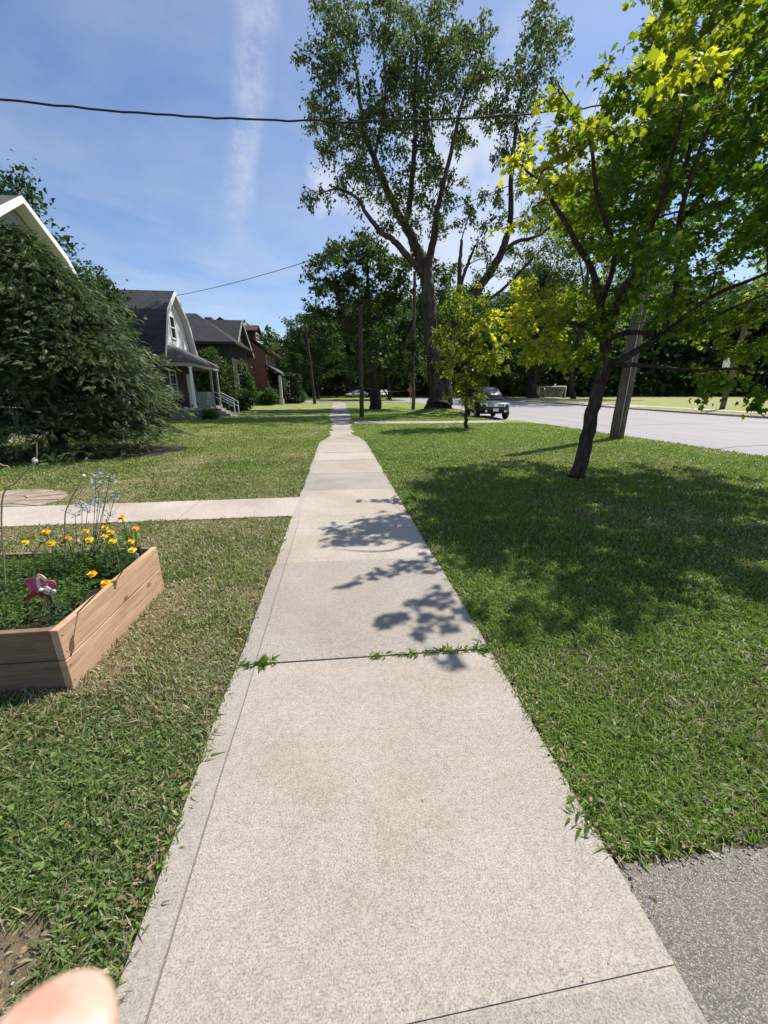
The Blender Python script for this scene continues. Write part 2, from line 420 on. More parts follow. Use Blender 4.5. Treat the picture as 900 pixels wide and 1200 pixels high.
# ------------------------------------------------------------------ sky and sun
SUN_EL, SUN_AZ = R(56.5), math.atan2(.85, .53)           # azimuth clockwise from +Y
W = bpy.data.worlds.new('World'); sc.world = W; W.use_nodes = True
wt = NT(W.node_tree); bg = W.node_tree.nodes['Background']
sky = wt.n('ShaderNodeTexSky', sky_type='NISHITA', sun_disc=False, sun_elevation=SUN_EL, sun_rotation=SUN_AZ, altitude=200, air_density=1.0, dust_density=.6, ozone_density=2.2)
tc = wt.n('ShaderNodeTexCoord').outputs['Generated']
nrm = wt.n('ShaderNodeVectorMath', {0: tc}, operation='NORMALIZE').outputs[0]
sp = wt.n('ShaderNodeSeparateXYZ', {0: nrm})
zz = wt.math('MAXIMUM', sp.outputs[2], .03)
cv = wt.n('ShaderNodeCombineXYZ', {0: wt.math('DIVIDE', sp.outputs[0], zz), 1: wt.math('DIVIDE', sp.outputs[1], zz)}).outputs[0]
n1 = wt.noise(cv, .55, 7, .55, .5); n2 = wt.noise(cv, 2.4, 6, .6, .4)
veil = wt.ramp(wt.math('ADD', wt.math('MULTIPLY', n1.outputs[0], .8), wt.math('MULTIPLY', n2.outputs[0], .2)), [(.42, (0, 0, 0)), (.75, (1, 1, 1))]).outputs[0]
def dirv(px, py):
    v = fw + rt*(px-450)/F_PX + dn*(py-600)/F_PX; return v/np.linalg.norm(v)
# thin streak of cloud: a band along a great circle
a_, b_ = dirv(306, -40), dirv(283, 200); nn = np.cross(a_, b_); nn /= np.linalg.norm(nn)
wob = wt.math('MULTIPLY', wt.math('SUBTRACT', wt.noise(nrm, 9, 5).outputs[0], .5), .05)
dd = wt.math('ABSOLUTE', wt.math('ADD', wt.n('ShaderNodeVectorMath', {0: nrm, 1: tuple(nn)}, operation='DOT_PRODUCT').outputs['Value'], wob))
band = wt.n('ShaderNodeMapRange', {'Value': dd, 'From Min': .042, 'From Max': .004, 'To Min': 0.0, 'To Max': 1.0}, interpolation_type='SMOOTHSTEP').outputs[0]
mid_ = dirv(300, 40)
al = wt.n('ShaderNodeVectorMath', {0: nrm, 1: tuple(mid_)}, operation='DOT_PRODUCT').outputs['Value']
rngm = wt.n('ShaderNodeMapRange', {'Value': al, 'From Min': .945, 'From Max': .99}, interpolation_type='SMOOTHSTEP').outputs[0]
tex = wt.ramp(wt.noise(nrm, 34, 6, .7).outputs[0], [(.32, (.15, .15, .15)), (.65, (1, 1, 1))]).outputs[0]
streak = wt.math('MULTIPLY', wt.math('MULTIPLY', band, rngm), tex)
# brighter cumulus low behind the big tree
cd = dirv(545, 285)
al2 = wt.n('ShaderNodeVectorMath', {0: nrm, 1: tuple(cd)}, operation='DOT_PRODUCT').outputs['Value']
cm = wt.n('ShaderNodeMapRange', {'Value': wt.math('ADD', al2, wt.math('MULTIPLY', wt.math('SUBTRACT', wt.noise(nrm, 7, 6).outputs[0], .5), .16)), 'From Min': .95, 'From Max': 1.0}, interpolation_type='SMOOTHSTEP').outputs[0]
cl = wt.math('MINIMUM', wt.math('ADD', wt.math('ADD', wt.math('MULTIPLY', veil, .42), wt.math('MULTIPLY', streak, .34)), wt.math('MULTIPLY', cm, .6)), 1)
tint = wt.mix(1.0, sky.outputs[0], (1.06, 1.09, 1.19), 'MULTIPLY')
skyc = wt.mix(cl, tint, (6.6, 6.8, 7.2))
W.node_tree.links.new(skyc, bg.inputs[0]); bg.inputs[1].default_value = .10
sun = bpy.data.lights.new('sun', 'SUN'); sun.energy = 5.0; sun.angle = R(.53); sun.color = (1, .955, .88)
so = bpy.data.objects.new('sun', sun); col.objects.link(so)
sd = np.array([.85*math.cos(SUN_EL), .53*math.cos(SUN_EL), math.sin(SUN_EL)])
from mathutils import Vector
so.rotation_euler = Vector(sd).to_track_quat('Z', 'Y').to_euler(); so.location = (20, 12, 40)
sc.view_settings.view_transform = 'Standard'; sc.view_settings.look = 'None'
sc.view_settings.exposure = 0.40; sc.view_settings.gamma = 1.0
sc.cycles.max_bounces = 6; sc.cycles.diffuse_bounces = 3; sc.cycles.glossy_bounces = 3; sc.cycles.transmission_bounces = 4
sc.cycles.sample_clamp_indirect = 6; sc.cycles.use_denoising = True; sc.cycles.denoiser = 'OPENIMAGEDENOISE'; sc.cycles.denoising_prefilter = 'ACCURATE'; sc.cycles.use_light_tree = False
W.cycles.sampling_method = 'MANUAL'; W.cycles.sample_map_resolution = 512
sc.cycles.caustics_reflective = False; sc.cycles.caustics_refractive = False

# ------------------------------------------------------------------ lawn masks and colours
WX0, WX1 = -.63, .865                    # sidewalk edges
J0, JS = .528, 1.397                     # first joint, slab length
def walk_edges(Y):
    Y = np.asarray(Y, float)
    nl = fbm(Y*0+3.1, Y, 2.1, 3)-.5; nr = fbm(Y*0+9.7, Y, 2.3, 3)-.5
    over = np.clip((Y-12.6)/2.2, 0, 1)*np.clip((26-Y)/5, 0, 1)
    L = WX0+.035*nl+over*(.30+.55*nl); Rr = WX1+.03*nr-over*(.28+.5*nr)
    return L, Rr
PL = dict(x0=-4.0, x1=-1.44, y0=1.85, y1=2.97, h=.365)   # planter
MAPLE = np.array([4.4, 6.6]); SAP = at(546, 502, 17.28)[:2]
def in_path(X, Y):                       # 1 where something other than lawn lies
    L, Rr = walk_edges(Y)
    w = (X > L) & (X < Rr)
    w |= (X < WX0+.05) & (X > -16) & (Y > 4.80+.012*X) & (Y < 5.74+.02*X)             # side path
    w |= (X-(-5.1))**2/1.0 + (Y-6.0)**2/.55 < 1                                        # flagstones
    w |= (X > .86) & (Y < .80+.05*(fbm(X, Y, 5)-.5))                                   # near asphalt
    w |= (X > ROAD_N-.02+.12*(fbm(X*0, Y, 1.3)-.5)) & (X < ROAD_F+.2)
    w |= (X > 9.2) & (X < ROAD_N+1) & (Y > 22.0) & (Y < 30.25)
    fl = np.clip((X-8.9)/1.7, 0, 1)**2*1.0
    w |= (X > .8) & (X < ROAD_N+1) & (Y > 20.4-fl) & (Y < 22.2+fl)                     # far driveway
    w |= (X > PL['x0']) & (X < PL['x1']) & (Y > PL['y0']) & (Y < PL['y1'])
    w |= ((X+7.3)/3.1)**2 + ((Y-11.2)/1.75)**2 < 1                                     # evergreen bed
    w |= (X < -8.0) & (Y > 24.2) & (Y < 30)
    w |= (Y > 52.5) & (Y < 60)
    return w
def dryness(X, Y):
    n = fbm(X, Y, .9, 4); n2 = fbm(X+50, Y, 3.5, 3)
    d = .25+1.5*(n-.5)+.7*(n2-.5)
    left = (X < WX0)
    d = d + np.where(left, .07, -.28)
    yb = Y+.9*(fbm(X, Y, 1.1, 3)-.5)
    d = d + np.where(left & (Y < 4.75), -.06+.22*np.clip((yb-1.15)/.7, 0, 1), 0)
    d = d + np.where(left & (Y > 5.7) & (Y < 20), .06, 0)
    d = d + .8*np.exp(-((X+1.33)**2/.012 + 0*Y))*((Y > 1.8) & (Y < 3.1))            # strip along the planter
    d = d + np.where((X < -.86) & (Y < .86), .9, 0)*np.clip((.9-Y)/.1, 0, 1)
    d = d + .5*np.exp(-((X-MAPLE[0])**2+(Y-MAPLE[1])**2)/.12) + .6*np.exp(-((X-SAP[0]-.4)**2+(Y-SAP[1])**2)/.6)
    d = d + .4*np.exp(-((X-WX1)/.06)**2)*(Y < 5) + .35*np.exp(-((X-WX0)/.05)**2)*(Y < 5)
    d = d + .25*np.exp(-((X-ROAD_N+.4)/.5)**2)
    return np.clip(d, 0, 1)
G_GREEN = np.array([.085, .150, .024]); G_DEEP = np.array([.045, .10, .018]); G_DRY = np.array([.30, .235, .125])

# ------------------------------------------------------------------ ground sheet
def axis(lo, hi, fine_lo, fine_hi, step, grow, extra=()):
    a = list(np.arange(fine_lo, fine_hi, step)); s = step; x = fine_hi
    while x < hi: a.append(x); s = min(s*grow, 60); x += s
    s = step; x = fine_lo
    while x > lo: x -= s; s = min(s*grow, 60); a.append(x)
    return np.array(sorted(set(np.round(a+list(extra), 4))))
gx = axis(-900, 900, -6, 14, .25, 1.12, (ROAD_N-.01, ROAD_N+.01, ROAD_F-.01, ROAD_F+.01, 11.2, 9.4, 9.24, 9.26))
gy = axis(-40, 1300, -1, 36, .25, 1.12, (22.29, 22.31, 30.19, 30.21))
GX, GY = np.meshgrid(gx, gy)
GZ = ter(GX, GY)
GZ = GZ - np.where(((GX > ROAD_N) | ((GX > 9.25) & (GY > 22.3) & (GY < 30.2))) & (GX < ROAD_F), .32, 0)
GZ = GZ - np.where((GX > 1.1) & (GY < .5), .04, 0)
GZ = GZ - np.where((GX > WX0+.1) & (GX < WX1-.1) & (GY < 12), .05, 0)
V = np.stack([GX, GY, GZ], -1).reshape(-1, 3)
ny, nx = GX.shape
i = np.arange(ny-1)[:, None]; j = np.arange(nx-1)[None]
Fq = np.stack([i*nx+j, i*nx+j+1, (i+1)*nx+j+1, (i+1)*nx+j], -1).reshape(-1, 4)
dr = dryness(V[:, 0], V[:, 1])[:, None]
dist = np.hypot(V[:, 0], V[:, 1])[:, None]
base = np.array([.14, .125, .065])*(1-dr)+np.array([.31, .255, .155])*dr
farc = (np.array([.20, .26, .07])*(1-dr*.8)+np.array([.36, .33, .17])*dr*.8)
k = np.clip((dist-5)/14, 0, 1)
gcol = base*(1-k)+farc*k
field = ((V[:, 0] > 27) & (V[:, 1] > 20))[:, None]
gcol = np.where(field, gcol*.45+np.array([.36, .34, .18])*.55, gcol)
bare = ((V[:, 0] < -.9) & (V[:, 1] < .85))[:, None]
gcol = np.where(bare, np.array([.30, .24, .165]), gcol)
tag(mesh('ground', V, Fq, M['lawn'], cols=gcol, smooth=True), kind='structure')

def strip(name, xs, ys, off, mat, kind='structure', zfn=None, **kw):
    X, Y = np.meshgrid(np.array(xs), np.array(ys)); Z = (zfn(X, Y) if zfn else ter(X, Y))+off
    V = np.stack([X, Y, Z], -1).reshape(-1, 3); ny, nx = X.shape
    i = np.arange(ny-1)[:, None]; j = np.arange(nx-1)[None]
    F = np.stack([i*nx+j, i*nx+j+1, (i+1)*nx+j+1, (i+1)*nx+j], -1).reshape(-1, 4)
    o = mesh(name, V, F, mat, smooth=True); tag(o, kind=kind); return o
ycoarse = np.concatenate([np.arange(-30, 60, 1.0), np.arange(60, 400, 8)])
def flat_ter(X, Y): return np.interp(np.hypot(X, Y), TR, TZ)
strip('road', np.linspace(ROAD_N-.0, ROAD_F+.0, 12), ycoarse, -.12, M['road'], zfn=flat_ter)
# tar line crossing the road, as a thin sheet
cr = at(800, 527, 9.9); 
P = np.array([[11.6, 10.6], [12.6, 11.0], [14, 11.2], [16, 11.6], [19, 12.2], [23, 13.2], [27, 14.0]])
mb = MB()
for a, b in zip(P[:-1], P[1:]):
    mb.add([(a[0], a[1], -.116), (b[0], b[1], -.116), (b[0], b[1]+.05, -.116), (a[0], a[1]+.05, -.116)], [(0, 1, 2, 3)])
tag(mb.build('road_crack', M['metal_dark']), kind='structure')
# kerbs
def kerb(name, x0, x1, ys, top, bot):
    mb = MB(); n = len(ys)
    prof = [(x0, bot), (x0, top-.02), (x0+.02, top), (x1-.02, top), (x1, top-.02), (x1, bot)]
    V = [(x, y, z+float(flat_ter(x, y))) for y in ys for x, z in prof]
    F = [(a*6+b, a*6+b+1, (a+1)*6+b+1, (a+1)*6+b) for a in range(n-1) for b in range(5)]
    mb.add(V, F); tag(mb.build(name, M['kerb']), kind='structure')
kerb('kerb', ROAD_F, ROAD_F+.18, ycoarse, .03, -.4)
kerb('kerb', ROAD_N-.16, ROAD_N+.0, np.arange(-30, 19.5, 1.0), .004, -.4)
kerb('kerb', ROAD_N-.16, ROAD_N+.0, np.arange(30.2, 52, 1.0), .004, -.4)
strip('layby', [9.25, ROAD_N+.02], np.linspace(22.0, 30.2, 12), -.117, M['road'], zfn=flat_ter)
for ya, xa, xb in ((19.0, 10.9, 26.9), (33.5, 10.9, 27.0)):
    mb = MB(); pp = [(x, ya+.35*math.sin(x*.7)+.05*x, float(flat_ter(x, ya))-.112) for x in np.linspace(xa, xb, 22)]
    for a, b in zip(pp[:-1], pp[1:]): mb.add([a, b, (b[0], b[1]+.04, b[2]), (a[0], a[1]+.04, a[2])], [(0, 1, 2, 3)])
    tag(mb.build('road_crack', M['metal_dark']), kind='structure')
strip('gutter', [ROAD_F-.55, ROAD_F-.004], ycoarse, -.115, M['path'], zfn=flat_ter)
strip('gutter', [ROAD_N+.004, ROAD_N+.45], np.arange(-30, 20, 1.0), -.115, M['path'], zfn=flat_ter)
# far-side pavement and path beyond the road
strip('pavement', np.linspace(30.4, 32.2, 4), np.arange(5, 140, 2.0), .02, M['path'])
strip('pavement', np.linspace(ROAD_F+.18, 30.4, 4), np.arange(36, 47, 1.0), .018, M['path'])
# cross street at the end of the walk
strip('cross_street', np.concatenate([np.arange(-90, ROAD_N, 2.0), [ROAD_N]]), np.linspace(53.5, 59.5, 5), .03, M['road'])
# far driveway from the walk down to the road
def drv_z(X, Y): return flat_ter(X, Y)+.008-.125*np.clip((X-9.0)/1.62, 0, 1)
xs = np.linspace(.84, 10.75, 34); X = np.repeat(xs[None], 5, 0); fl = np.clip((X-8.9)/1.7, 0, 1)**2*1.0
tt = np.linspace(0, 1, 5)[:, None]; Y = (20.4-fl)*(1-tt)+(22.2+fl)*tt
V = np.stack([X, Y, drv_z(X, Y)+.003], -1).reshape(-1, 3)
i = np.arange(4)[:, None]; j = np.arange(33)[None]; F = np.stack([i*34+j, i*34+j+1, (i+1)*34+j+1, (i+1)*34+j], -1).reshape(-1, 4)
tag(mesh('driveway', V, F, M['old_walk'], smooth=True), kind='structure')
# near asphalt driveway, bottom right, with a ragged edge
xs = np.linspace(WX1-.03, 9, 220); top = .78+.06*(fbm(xs, xs*0, 6)-.5)+.03*(fbm(xs, xs*0+4, 25)-.5)
ys = np.array([0, .3, .6, .9, .992, 1]); V = np.array([(x, -4*(1-s)+t*s, (.007 if x > .9 else .002)-(.006 if s == 1 else 0)) for s in ys for x, t in zip(xs, top)])
i = np.arange(5)[:, None]; j = np.arange(219)[None]; F = np.stack([i*220+j, i*220+j+1, (i+1)*220+j+1, (i+1)*220+j], -1).reshape(-1, 4)
tag(mesh('driveway', V, F, M['asphalt']), kind='structure')
# sidewalk: separate slabs with open joints over a dark bed
mb = MB()
tilt = np.random.default_rng(3)
k = -2; y = J0-2*JS
skew = {0: .026, 1: -.012, 2: 0, 3: 0}
while y < 53:
    a, b = y, y+JS
    g0 = .004 if k == 1 else .0006; g1 = .004 if k == 0 else .0006
    n = 9; ch = .0025
    sk0 = skew.get(k, .0); sk1 = skew.get(k+1, .0)
    dz = tilt.normal(0, .0013) + (.006 if k == 1 else 0)
    t = np.linspace(0, 1, n)
    Ys = a+g0+(b-a-g0-g1)*t
    L, Rr = walk_edges(Ys); rows = []
    for q in range(n):
        m_ = (L[q]+Rr[q])/2
        def yy(x): return Ys[q]+((sk0*(1-t[q])+sk1*t[q])*(x-.1))
        e = ch if q in (0, n-1) else 0
        xs_ = [L[q], L[q]+ch, m_, Rr[q]-ch, Rr[q]]
        zt = [.012-ch, .012, .012, .012, .012-ch]
        rows.append([(x, yy(x), float(ter(x, Ys[q]))+z+dz-e) for x, z in zip(xs_, zt)])
    # skirts
    top = np.array(rows); sk = top.copy()
    V = top.reshape(-1, 3); F = [(q*5+p, q*5+p+1, (q+1)*5+p+1, (q+1)*5+p) for q in range(n-1) for p in range(4)]
    mb.add(V, F)
    ring = list(top[0])+[top[q][4] for q in range(1, n)]+list(top[-1][::-1][1:])+[top[q][0] for q in range(n-2, 0, -1)]
    ring = np.array(ring); low = ring-[0, 0, .1]; c = len(ring)
    mb.add(np.vstack([ring, low]), [(p, c+p, c+(p+1) % c, (p+1) % c) for p in range(c)])
    y = b; k += 1
tag(mb.build('sidewalk', M['walk']), kind='structure')
strip('sidewalk_bed', [WX0+.02, WX1-.02], np.arange(-3, 12, .5), -.032, M['soil'])
# side path to the left
mb = MB(); xe = WX0+.01; 
for q in range(11):
    x1 = xe-q*1.42; x0 = x1-1.41
    V = []
    for x in (x0, x1):
        V += [(x, 4.80+.012*x, .010), (x, 5.74+.02*x, .010)]
    low = [(a, b, c-.08) for a, b, c in V]
    mb.add(V+low, [(0, 2, 3, 1), (0, 4, 6, 2), (1, 3, 7, 5), (0, 1, 5, 4), (2, 6, 7, 3)])
tag(mb.build('path', M['path']), kind='structure')
mb = MB(); th = np.linspace(0, 2*math.pi, 40, endpoint=False)
for r0, r1, nseg in ((0, .45, 7), (.47, .98, 13)):
    for q in range(nseg):
        t0, t1 = 2*math.pi*q/nseg+.03, 2*math.pi*(q+1)/nseg-.03
        tt = np.linspace(t0, t1, 5); poly = [(-5.1+1.0*r1*math.cos(t), 6.0+.74*r1*math.sin(t)) for t in tt]+[(-5.1+1.0*r0*math.cos(t), 6.0+.74*r0*math.sin(t)) for t in tt[::-1]]
        poly = [(x, max(y, 5.74+.02*x+.012)) for x, y in poly]
        if max(p[1] for p in poly)-min(p[1] for p in poly) < .05: continue
        mb.prism([(x, y, -.05) for x, y in poly], (0, 0, .062))
tag(mb.build('flagstone_pad', M['flag']), kind='structure')
# evergreen bed of mulch
th = np.linspace(0, 2*math.pi, 60, endpoint=False); rr = 1+.06*np.sin(5*th)+.05*np.sin(11*th+1)
V = [(-7.3, 11.2, .03)]+[(-7.3+3.15*r*math.cos(t), 11.2+1.8*r*math.sin(t), .006) for t, r in zip(th, rr)]
tag(mesh('mulch_bed', V, [(0, q+1, (q+1) % 60+1) for q in range(60)], M['mulch']), kind='structure')

# ------------------------------------------------------------------ foliage
def unit(a): return a/(np.linalg.norm(a, axis=-1, keepdims=True)+1e-9)
def scatter(P, ax, nm, sc_, tV, tF, cols, vary=None):
    ax = unit(ax); nm = nm-ax*(nm*ax).sum(1, keepdims=True); nm = unit(nm); sd_ = np.cross(nm, ax)
    n = len(P); k = len(tV); s = np.asarray(sc_).reshape(-1, 1, 1)
    V = P[:, None]+s*(tV[None, :, 0, None]*ax[:, None]+tV[None, :, 1, None]*sd_[:, None]+tV[None, :, 2, None]*nm[:, None])
    F = (tF[None]+(np.arange(n)*k)[:, None, None]).reshape(-1, tF.shape[1])
    C = np.repeat(cols, k, 0)
    return V.reshape(-1, 3), F, C
def maple_leaf():
    h = [(0, .03), (-.06, .26), (.10, .27), (.12, .50), (.25, .40), (.38, .60), (.46, .34), (.62, .30), (.62, .14), (.80, .12)]
    pts = h+[(1.0, 0)]+[(u, -v) for u, v in h[::-1]]
    V = np.array([(.32, 0, 0)]+[(u, v, -.30*abs(v)-.22*max(u-.4, 0)**1.0) for u, v in pts])
    n = len(pts); F = np.array([(0, i+1, (i+1) % n+1) for i in range(n)])
    return V, F
LEAF_MAPLE = maple_leaf()
LEAF_OVAL = (np.array([(0, 0, 0), (.45, .32, -.05), (1, 0, -.12), (.45, -.32, -.05)]), np.array([(0, 2, 1), (0, 3, 2)]))
LEAF_ROUND = (np.array([(0, 0, 0), (.2, .30, .04), (.6, .34, .05), (.92, .18, -.03), (1, 0, -.08), (.92, -.18, -.03), (.6, -.34, .05), (.2, -.30, .04)]), np.array([(0, 2, 1), (0, 3, 2), (0, 4, 3), (0, 5, 4), (0, 6, 5), (0, 7, 6)]))
LEAF_LOBE = (np.array([(0, 0, 0), (.1, .36, -.06), (.45, .24, 0), (1, 0, -.14), (.45, -.24, 0), (.1, -.36, -.06)]), np.array([(0, 2, 1), (0, 3, 2), (0, 4, 3), (0, 5, 4)]))
def spray():
    V = [(0, 0, 0)]; F = []
    for s in (-1, 1):
        for q in range(6):
            u = .08+.15*q; L = (.40-.045*q); a = .75
            p = len(V); dz = -.22*u*u
            V += [(u, 0, dz), (u+L*.42, s*L*.43, dz-.05), (u+L*.95, s*L*.72, dz-.14), (u+L*.63, s*L*.33, dz-.04)]
            F += [(p, p+1, p+3), (p+1, p+2, p+3)]
    p = len(V); V += [(.75, .03, -.12), (.75, -.03, -.12), (1.15, 0, -.32)]; F += [(p, p+1, p+2)]
    return np.array(V), np.array(F)
LEAF_SPRAY = spray()

class Skel:
    def __init__(s): s.P = []; s.r = []
    def add(s, pts, rad): s.P += list(np.asarray(pts)); s.r += list(np.broadcast_to(rad, (len(pts),)))
def make_tree(name, label, cat, base, limbs, clusters, leaf, template, mat, barkm, palette, group=None, per=60, twig=4, flat=.75, droop=.35,
              limb_seg=6, seed=1, trunk_n=12, spread=1.0, lowfac=.35, reach=.55, twigr=.004):
    """limbs: list of (points, radii); the first is the trunk. clusters: (n,4) centre + radius."""
    g = np.random.default_rng(seed)
    t = thing(name, label, cat, base, group)
    sk = Skel(); mbs = MB()
    for q, (pts, rad) in enumerate(limbs):
        p = smooth_path(pts, limb_seg); rad = np.interp(np.linspace(0, 1, len(p)), np.linspace(0, 1, len(rad)), rad)
        p = p+np.concatenate([np.zeros((1, 3)), g.normal(0, 1, (len(p)-1, 3))*rad[1:, None]*.13])
        V, F = tube(p, rad, trunk_n if q == 0 else 8)
        mesh('trunk' if q == 0 else 'limb', V, F, barkm, t, smooth=True)
        sk.add(p, rad)
    SP = np.array(sk.P); SR = np.array(sk.r)
    clusters = np.asarray(clusters, float)
    d = np.array([np.min(np.linalg.norm(SP-c[:3], axis=1)) for c in clusters])
    order = np.argsort(d)
    LP = []; LA = []; CI = []
    rm = clusters[:, 3].mean()
    for ci in order:
        c = clusters[ci, :3]; R_ = clusters[ci, 3]
        dv = SP-c; dist = np.linalg.norm(dv, axis=1)
        cost = dist+lowfac*np.maximum(dv[:, 2], 0)*2
        b = np.argmin(cost); p0 = SP[b]; L = dist[b]
        if L > 1e-3:
            r0 = min(SR[b]*.6, .010+.016*L+twigr); nseg = max(3, int(3+L*1.2))
            mid = (p0+c)/2+np.array([0, 0, .10*L])+g.normal(0, .06*L, 3)
            tt = np.linspace(0, 1, nseg+1)[:, None]
            path = p0*(1-tt)**2+2*mid*tt*(1-tt)+c*tt**2
            rr = np.linspace(r0, max(r0*.35, twigr), nseg+1)
            V, F = tube(path, rr, 5, False); mbs.add(V, F.tolist())
            SP = np.vstack([SP, path[1:]]); SR = np.concatenate([SR, rr[1:]])
            outd = unit(c-p0)
        else:
            outd = np.array([0, 0, 1.0])
        for k in range(twig):
            dirn = unit(outd*.55+g.normal(0, .75, 3)*np.array([1, 1, flat])); Ls = R_*g.uniform(.7, 1.25)*reach*1.6
            e = c+dirn*Ls; e[2] -= droop*.25*Ls
            s0 = c-outd*R_*.3*g.random()
            V, F = tube(np.array([s0, (s0+e)/2+[0, 0, .08*Ls], e]), [twigr*1.3, twigr, twigr*.6], 4, False); mbs.add(V, F.tolist())
            m = max(1, int(per/twig*(R_/rm)**1.6)); u = g.uniform(.25, 1.08, m)[:, None]
            pp = s0*(1-u)+e*u+[0, 0, .08*Ls]*(4*u*(1-u))*.5+g.normal(0, R_*.20*spread, (m, 3))*[1, 1, flat]
            LP.append(pp); LA.append(np.repeat(dirn[None], m, 0)); CI += [ci]*m
    LP = np.vstack(LP); LA = np.vstack(LA); CI = np.array(CI); n = len(LP)
    ax = LA*.6+g.normal(0, .55, (n, 3))+np.array([0, 0, -droop])
    nm = g.normal(0, .55, (n, 3))+np.array([0, 0, 1.0])
    s = leaf*g.uniform(.5, 1.3, n)
    cc = palette(g, LP, CI, clusters)
    V, F, C = scatter(LP, ax, nm, s, template[0], template[1], cc)
    if mbs.n: mbs.build('branches', barkm, t, smooth=True)
    mesh('foliage', V, F, mat, t, cols=C)
    return t
def pal(c0, c1, c2=None, p2=.15, cl=.35):
    c0 = np.array(c0); c1 = np.array(c1)
    def f(g, LP, CI, cs):
        tc_ = g.random(len(cs))[CI]*cl+g.random(len(LP))*(1-cl)
        c = c0+(c1-c0)*tc_[:, None]
        if c2 is not None:
            m = (g.random(len(LP)) < p2)[:, None]; c = np.where(m, np.array(c2), c)
        return c*g.uniform(.85, 1.15, (len(LP), 1))
    return f

# --- young maple in the lawn strip -------------------------------------------
SIL = np.array([(752, -260), (752, 0), (768, 60), (755, 118), (738, 125), (726, 72), (706, 66), (702, 112), (690, 138), (672, 122), (652, 82), (640, 98), (640, 150), (598, 178), (598, 206), (638, 226), (650, 262), (688, 286), (700, 332),
                (690, 346), (620, 342), (560, 358), (552, 384), (590, 402), (620, 428), (662, 440), (690, 424), (698, 388), (735, 362), (770, 380), (800, 372), (836, 396), (826, 452), (862, 478), (900, 490), (1300, 520), (1300, -260)], float)
def inside(px, py, poly):
    x = poly[:, 0]; y = poly[:, 1]; r = np.zeros(len(px), bool); j = len(poly)-1
    for i in range(len(poly)):
        c = ((y[i] > py) != (y[j] > py)) & (px < (x[j]-x[i])*(py-y[i])/(y[j]-y[i]+1e-12)+x[i]); r ^= c; j = i
    return r
g = np.random.default_rng(21)
C3 = np.array([6.1, 6.5, 4.6]); RR = np.array([3.7, 3.3, 3.7])
cl_ = []
cand = g.normal(0, 1, (9000, 3)); cand = cand/np.linalg.norm(cand, axis=1)[:, None]*(g.random((9000, 1))**.42); cand = C3+cand*RR
px_, py_, z_ = pix(cand); ok = inside(px_, py_, SIL) & (z_ > 1.5) & (cand[:, 2] > 1.25)
cand = cand[ok]
for c in cand:                                          # keep clusters apart; crown shaped to hold its shadow off the walk and near lawn
    if len(cl_) >= 285: break
    hs = np.array([c[0]-.562*c[2], c[1]-.351*c[2], 0.]); hy = pix(hs)[1][0] if hs[1] > .3 else 2000
    if hy > 690+g.random()**2*95: continue
    qx, qy, _ = pix(c)
    if qx[0] > 690 and qy[0] > 300 and g.random() < .62: continue
    if c[0]-.562*c[2] < 1.25: continue
    if all(np.linalg.norm((c-q[:3])*[1, 1, 1.25]) > .50 for q in cl_): cl_.append([*c, g.uniform(.34, .5)])
for px, py, Y, r in [(612, 190, 5.6, .3), (640, 195, 5.7, .35), (655, 110, 5.4, .28), (650, 150, 5.5, .3), (668, 165, 5.6, .35), (712, 80, 5.6, .25), (718, 108, 5.7, .28), (705, 140, 5.7, .35), (690, 170, 5.6, .4), (665, 215, 5.7, .38), (690, 240, 5.8, .4),
                     (568, 372, 6.2, .26), (588, 370, 6.2, .32), (608, 378, 6.1, .32), (632, 368, 6.1, .36), (655, 380, 6.2, .38), (640, 405, 6.0, .34), (668, 412, 6.2, .36), (690, 380, 6.3, .4), (690, 420, 6.1, .25), (615, 402, 5.9, .28),
                     (780, 20, 5.9, .4), (775, 60, 5.8, .4), (800, 90, 5.9, .4), (770, 110, 6.0, .35), (830, 30, 6.0, .4), (850, 410, 5.6, .3), (880, 420, 5.7, .3), (850, 450, 5.5, .28), (885, 470, 5.5, .25), (885, 395, 6.6, .35)]:
    cl_.append([*at(px, py, Y), r*.9])
g2 = np.random.default_rng(77)
for q in range(46): cl_.append([*at(g2.uniform(755, 905), g2.uniform(-20, 210), g2.uniform(6.7, 8.7)), g2.uniform(.34, .46)])
# sprays reaching out over the walk, which throw the leaf shadows on it
for (gx0, gy0), (gx1, gy1), k, r in [((.18, 5.36), (.85, 5.30), 5, .11), ((.10, 3.98), (.85, 4.35), 6, .11), ((.40, 4.55), (.85, 4.75), 3, .12), ((-.12, 2.83), (.82, 3.32), 8, .12), ((.35, 3.05), (.85, 3.05), 4, .12), ((.12, 2.22), (.80, 2.62), 6, .14), ((.35, 2.12), (.82, 2.35), 4, .16), ((.40, 1.85), (.55, 1.80), 2, .09)]:
    for q in range(k):
        f = (q+.3*g.random())/k; z = 3.9+.25*f; gx_ = gx0+.10; cl_.append([gx_*(1-f)+(gx1+.05)*f+.562*z, gy0*(1-f)+gy1*f+.351*z, z, r*(.6+.5*f)])
cl_ = np.array(cl_)
def maple_pal(g, LP, CI, cs):
    d = np.linalg.norm((LP-C3)/RR, axis=1); p, q, _ = pix(LP)
    yel = np.clip((d-.70)/.5, 0, 1)*.28+.75*np.exp(-((p-605)**2+(q-200)**2)/90**2)+.75*np.exp(-((p-590)**2+(q-370)**2)/90**2)+.75*np.exp(-((p-800)**2+(q-40)**2)/95**2)*.7+.25*np.exp(-((p-870)**2+(q-410)**2)/60**2)
    yel = yel*g.uniform(.35, 1.2, len(cs))[CI]
    yel = np.clip(yel+g.normal(0, .17, len(LP)), 0, 1)[:, None]
    c = np.array([.062, .135, .020])*(1-yel)+np.array([.39, .40, .045])*yel
    return c*g.uniform(.75, 1.2, (len(LP), 1))
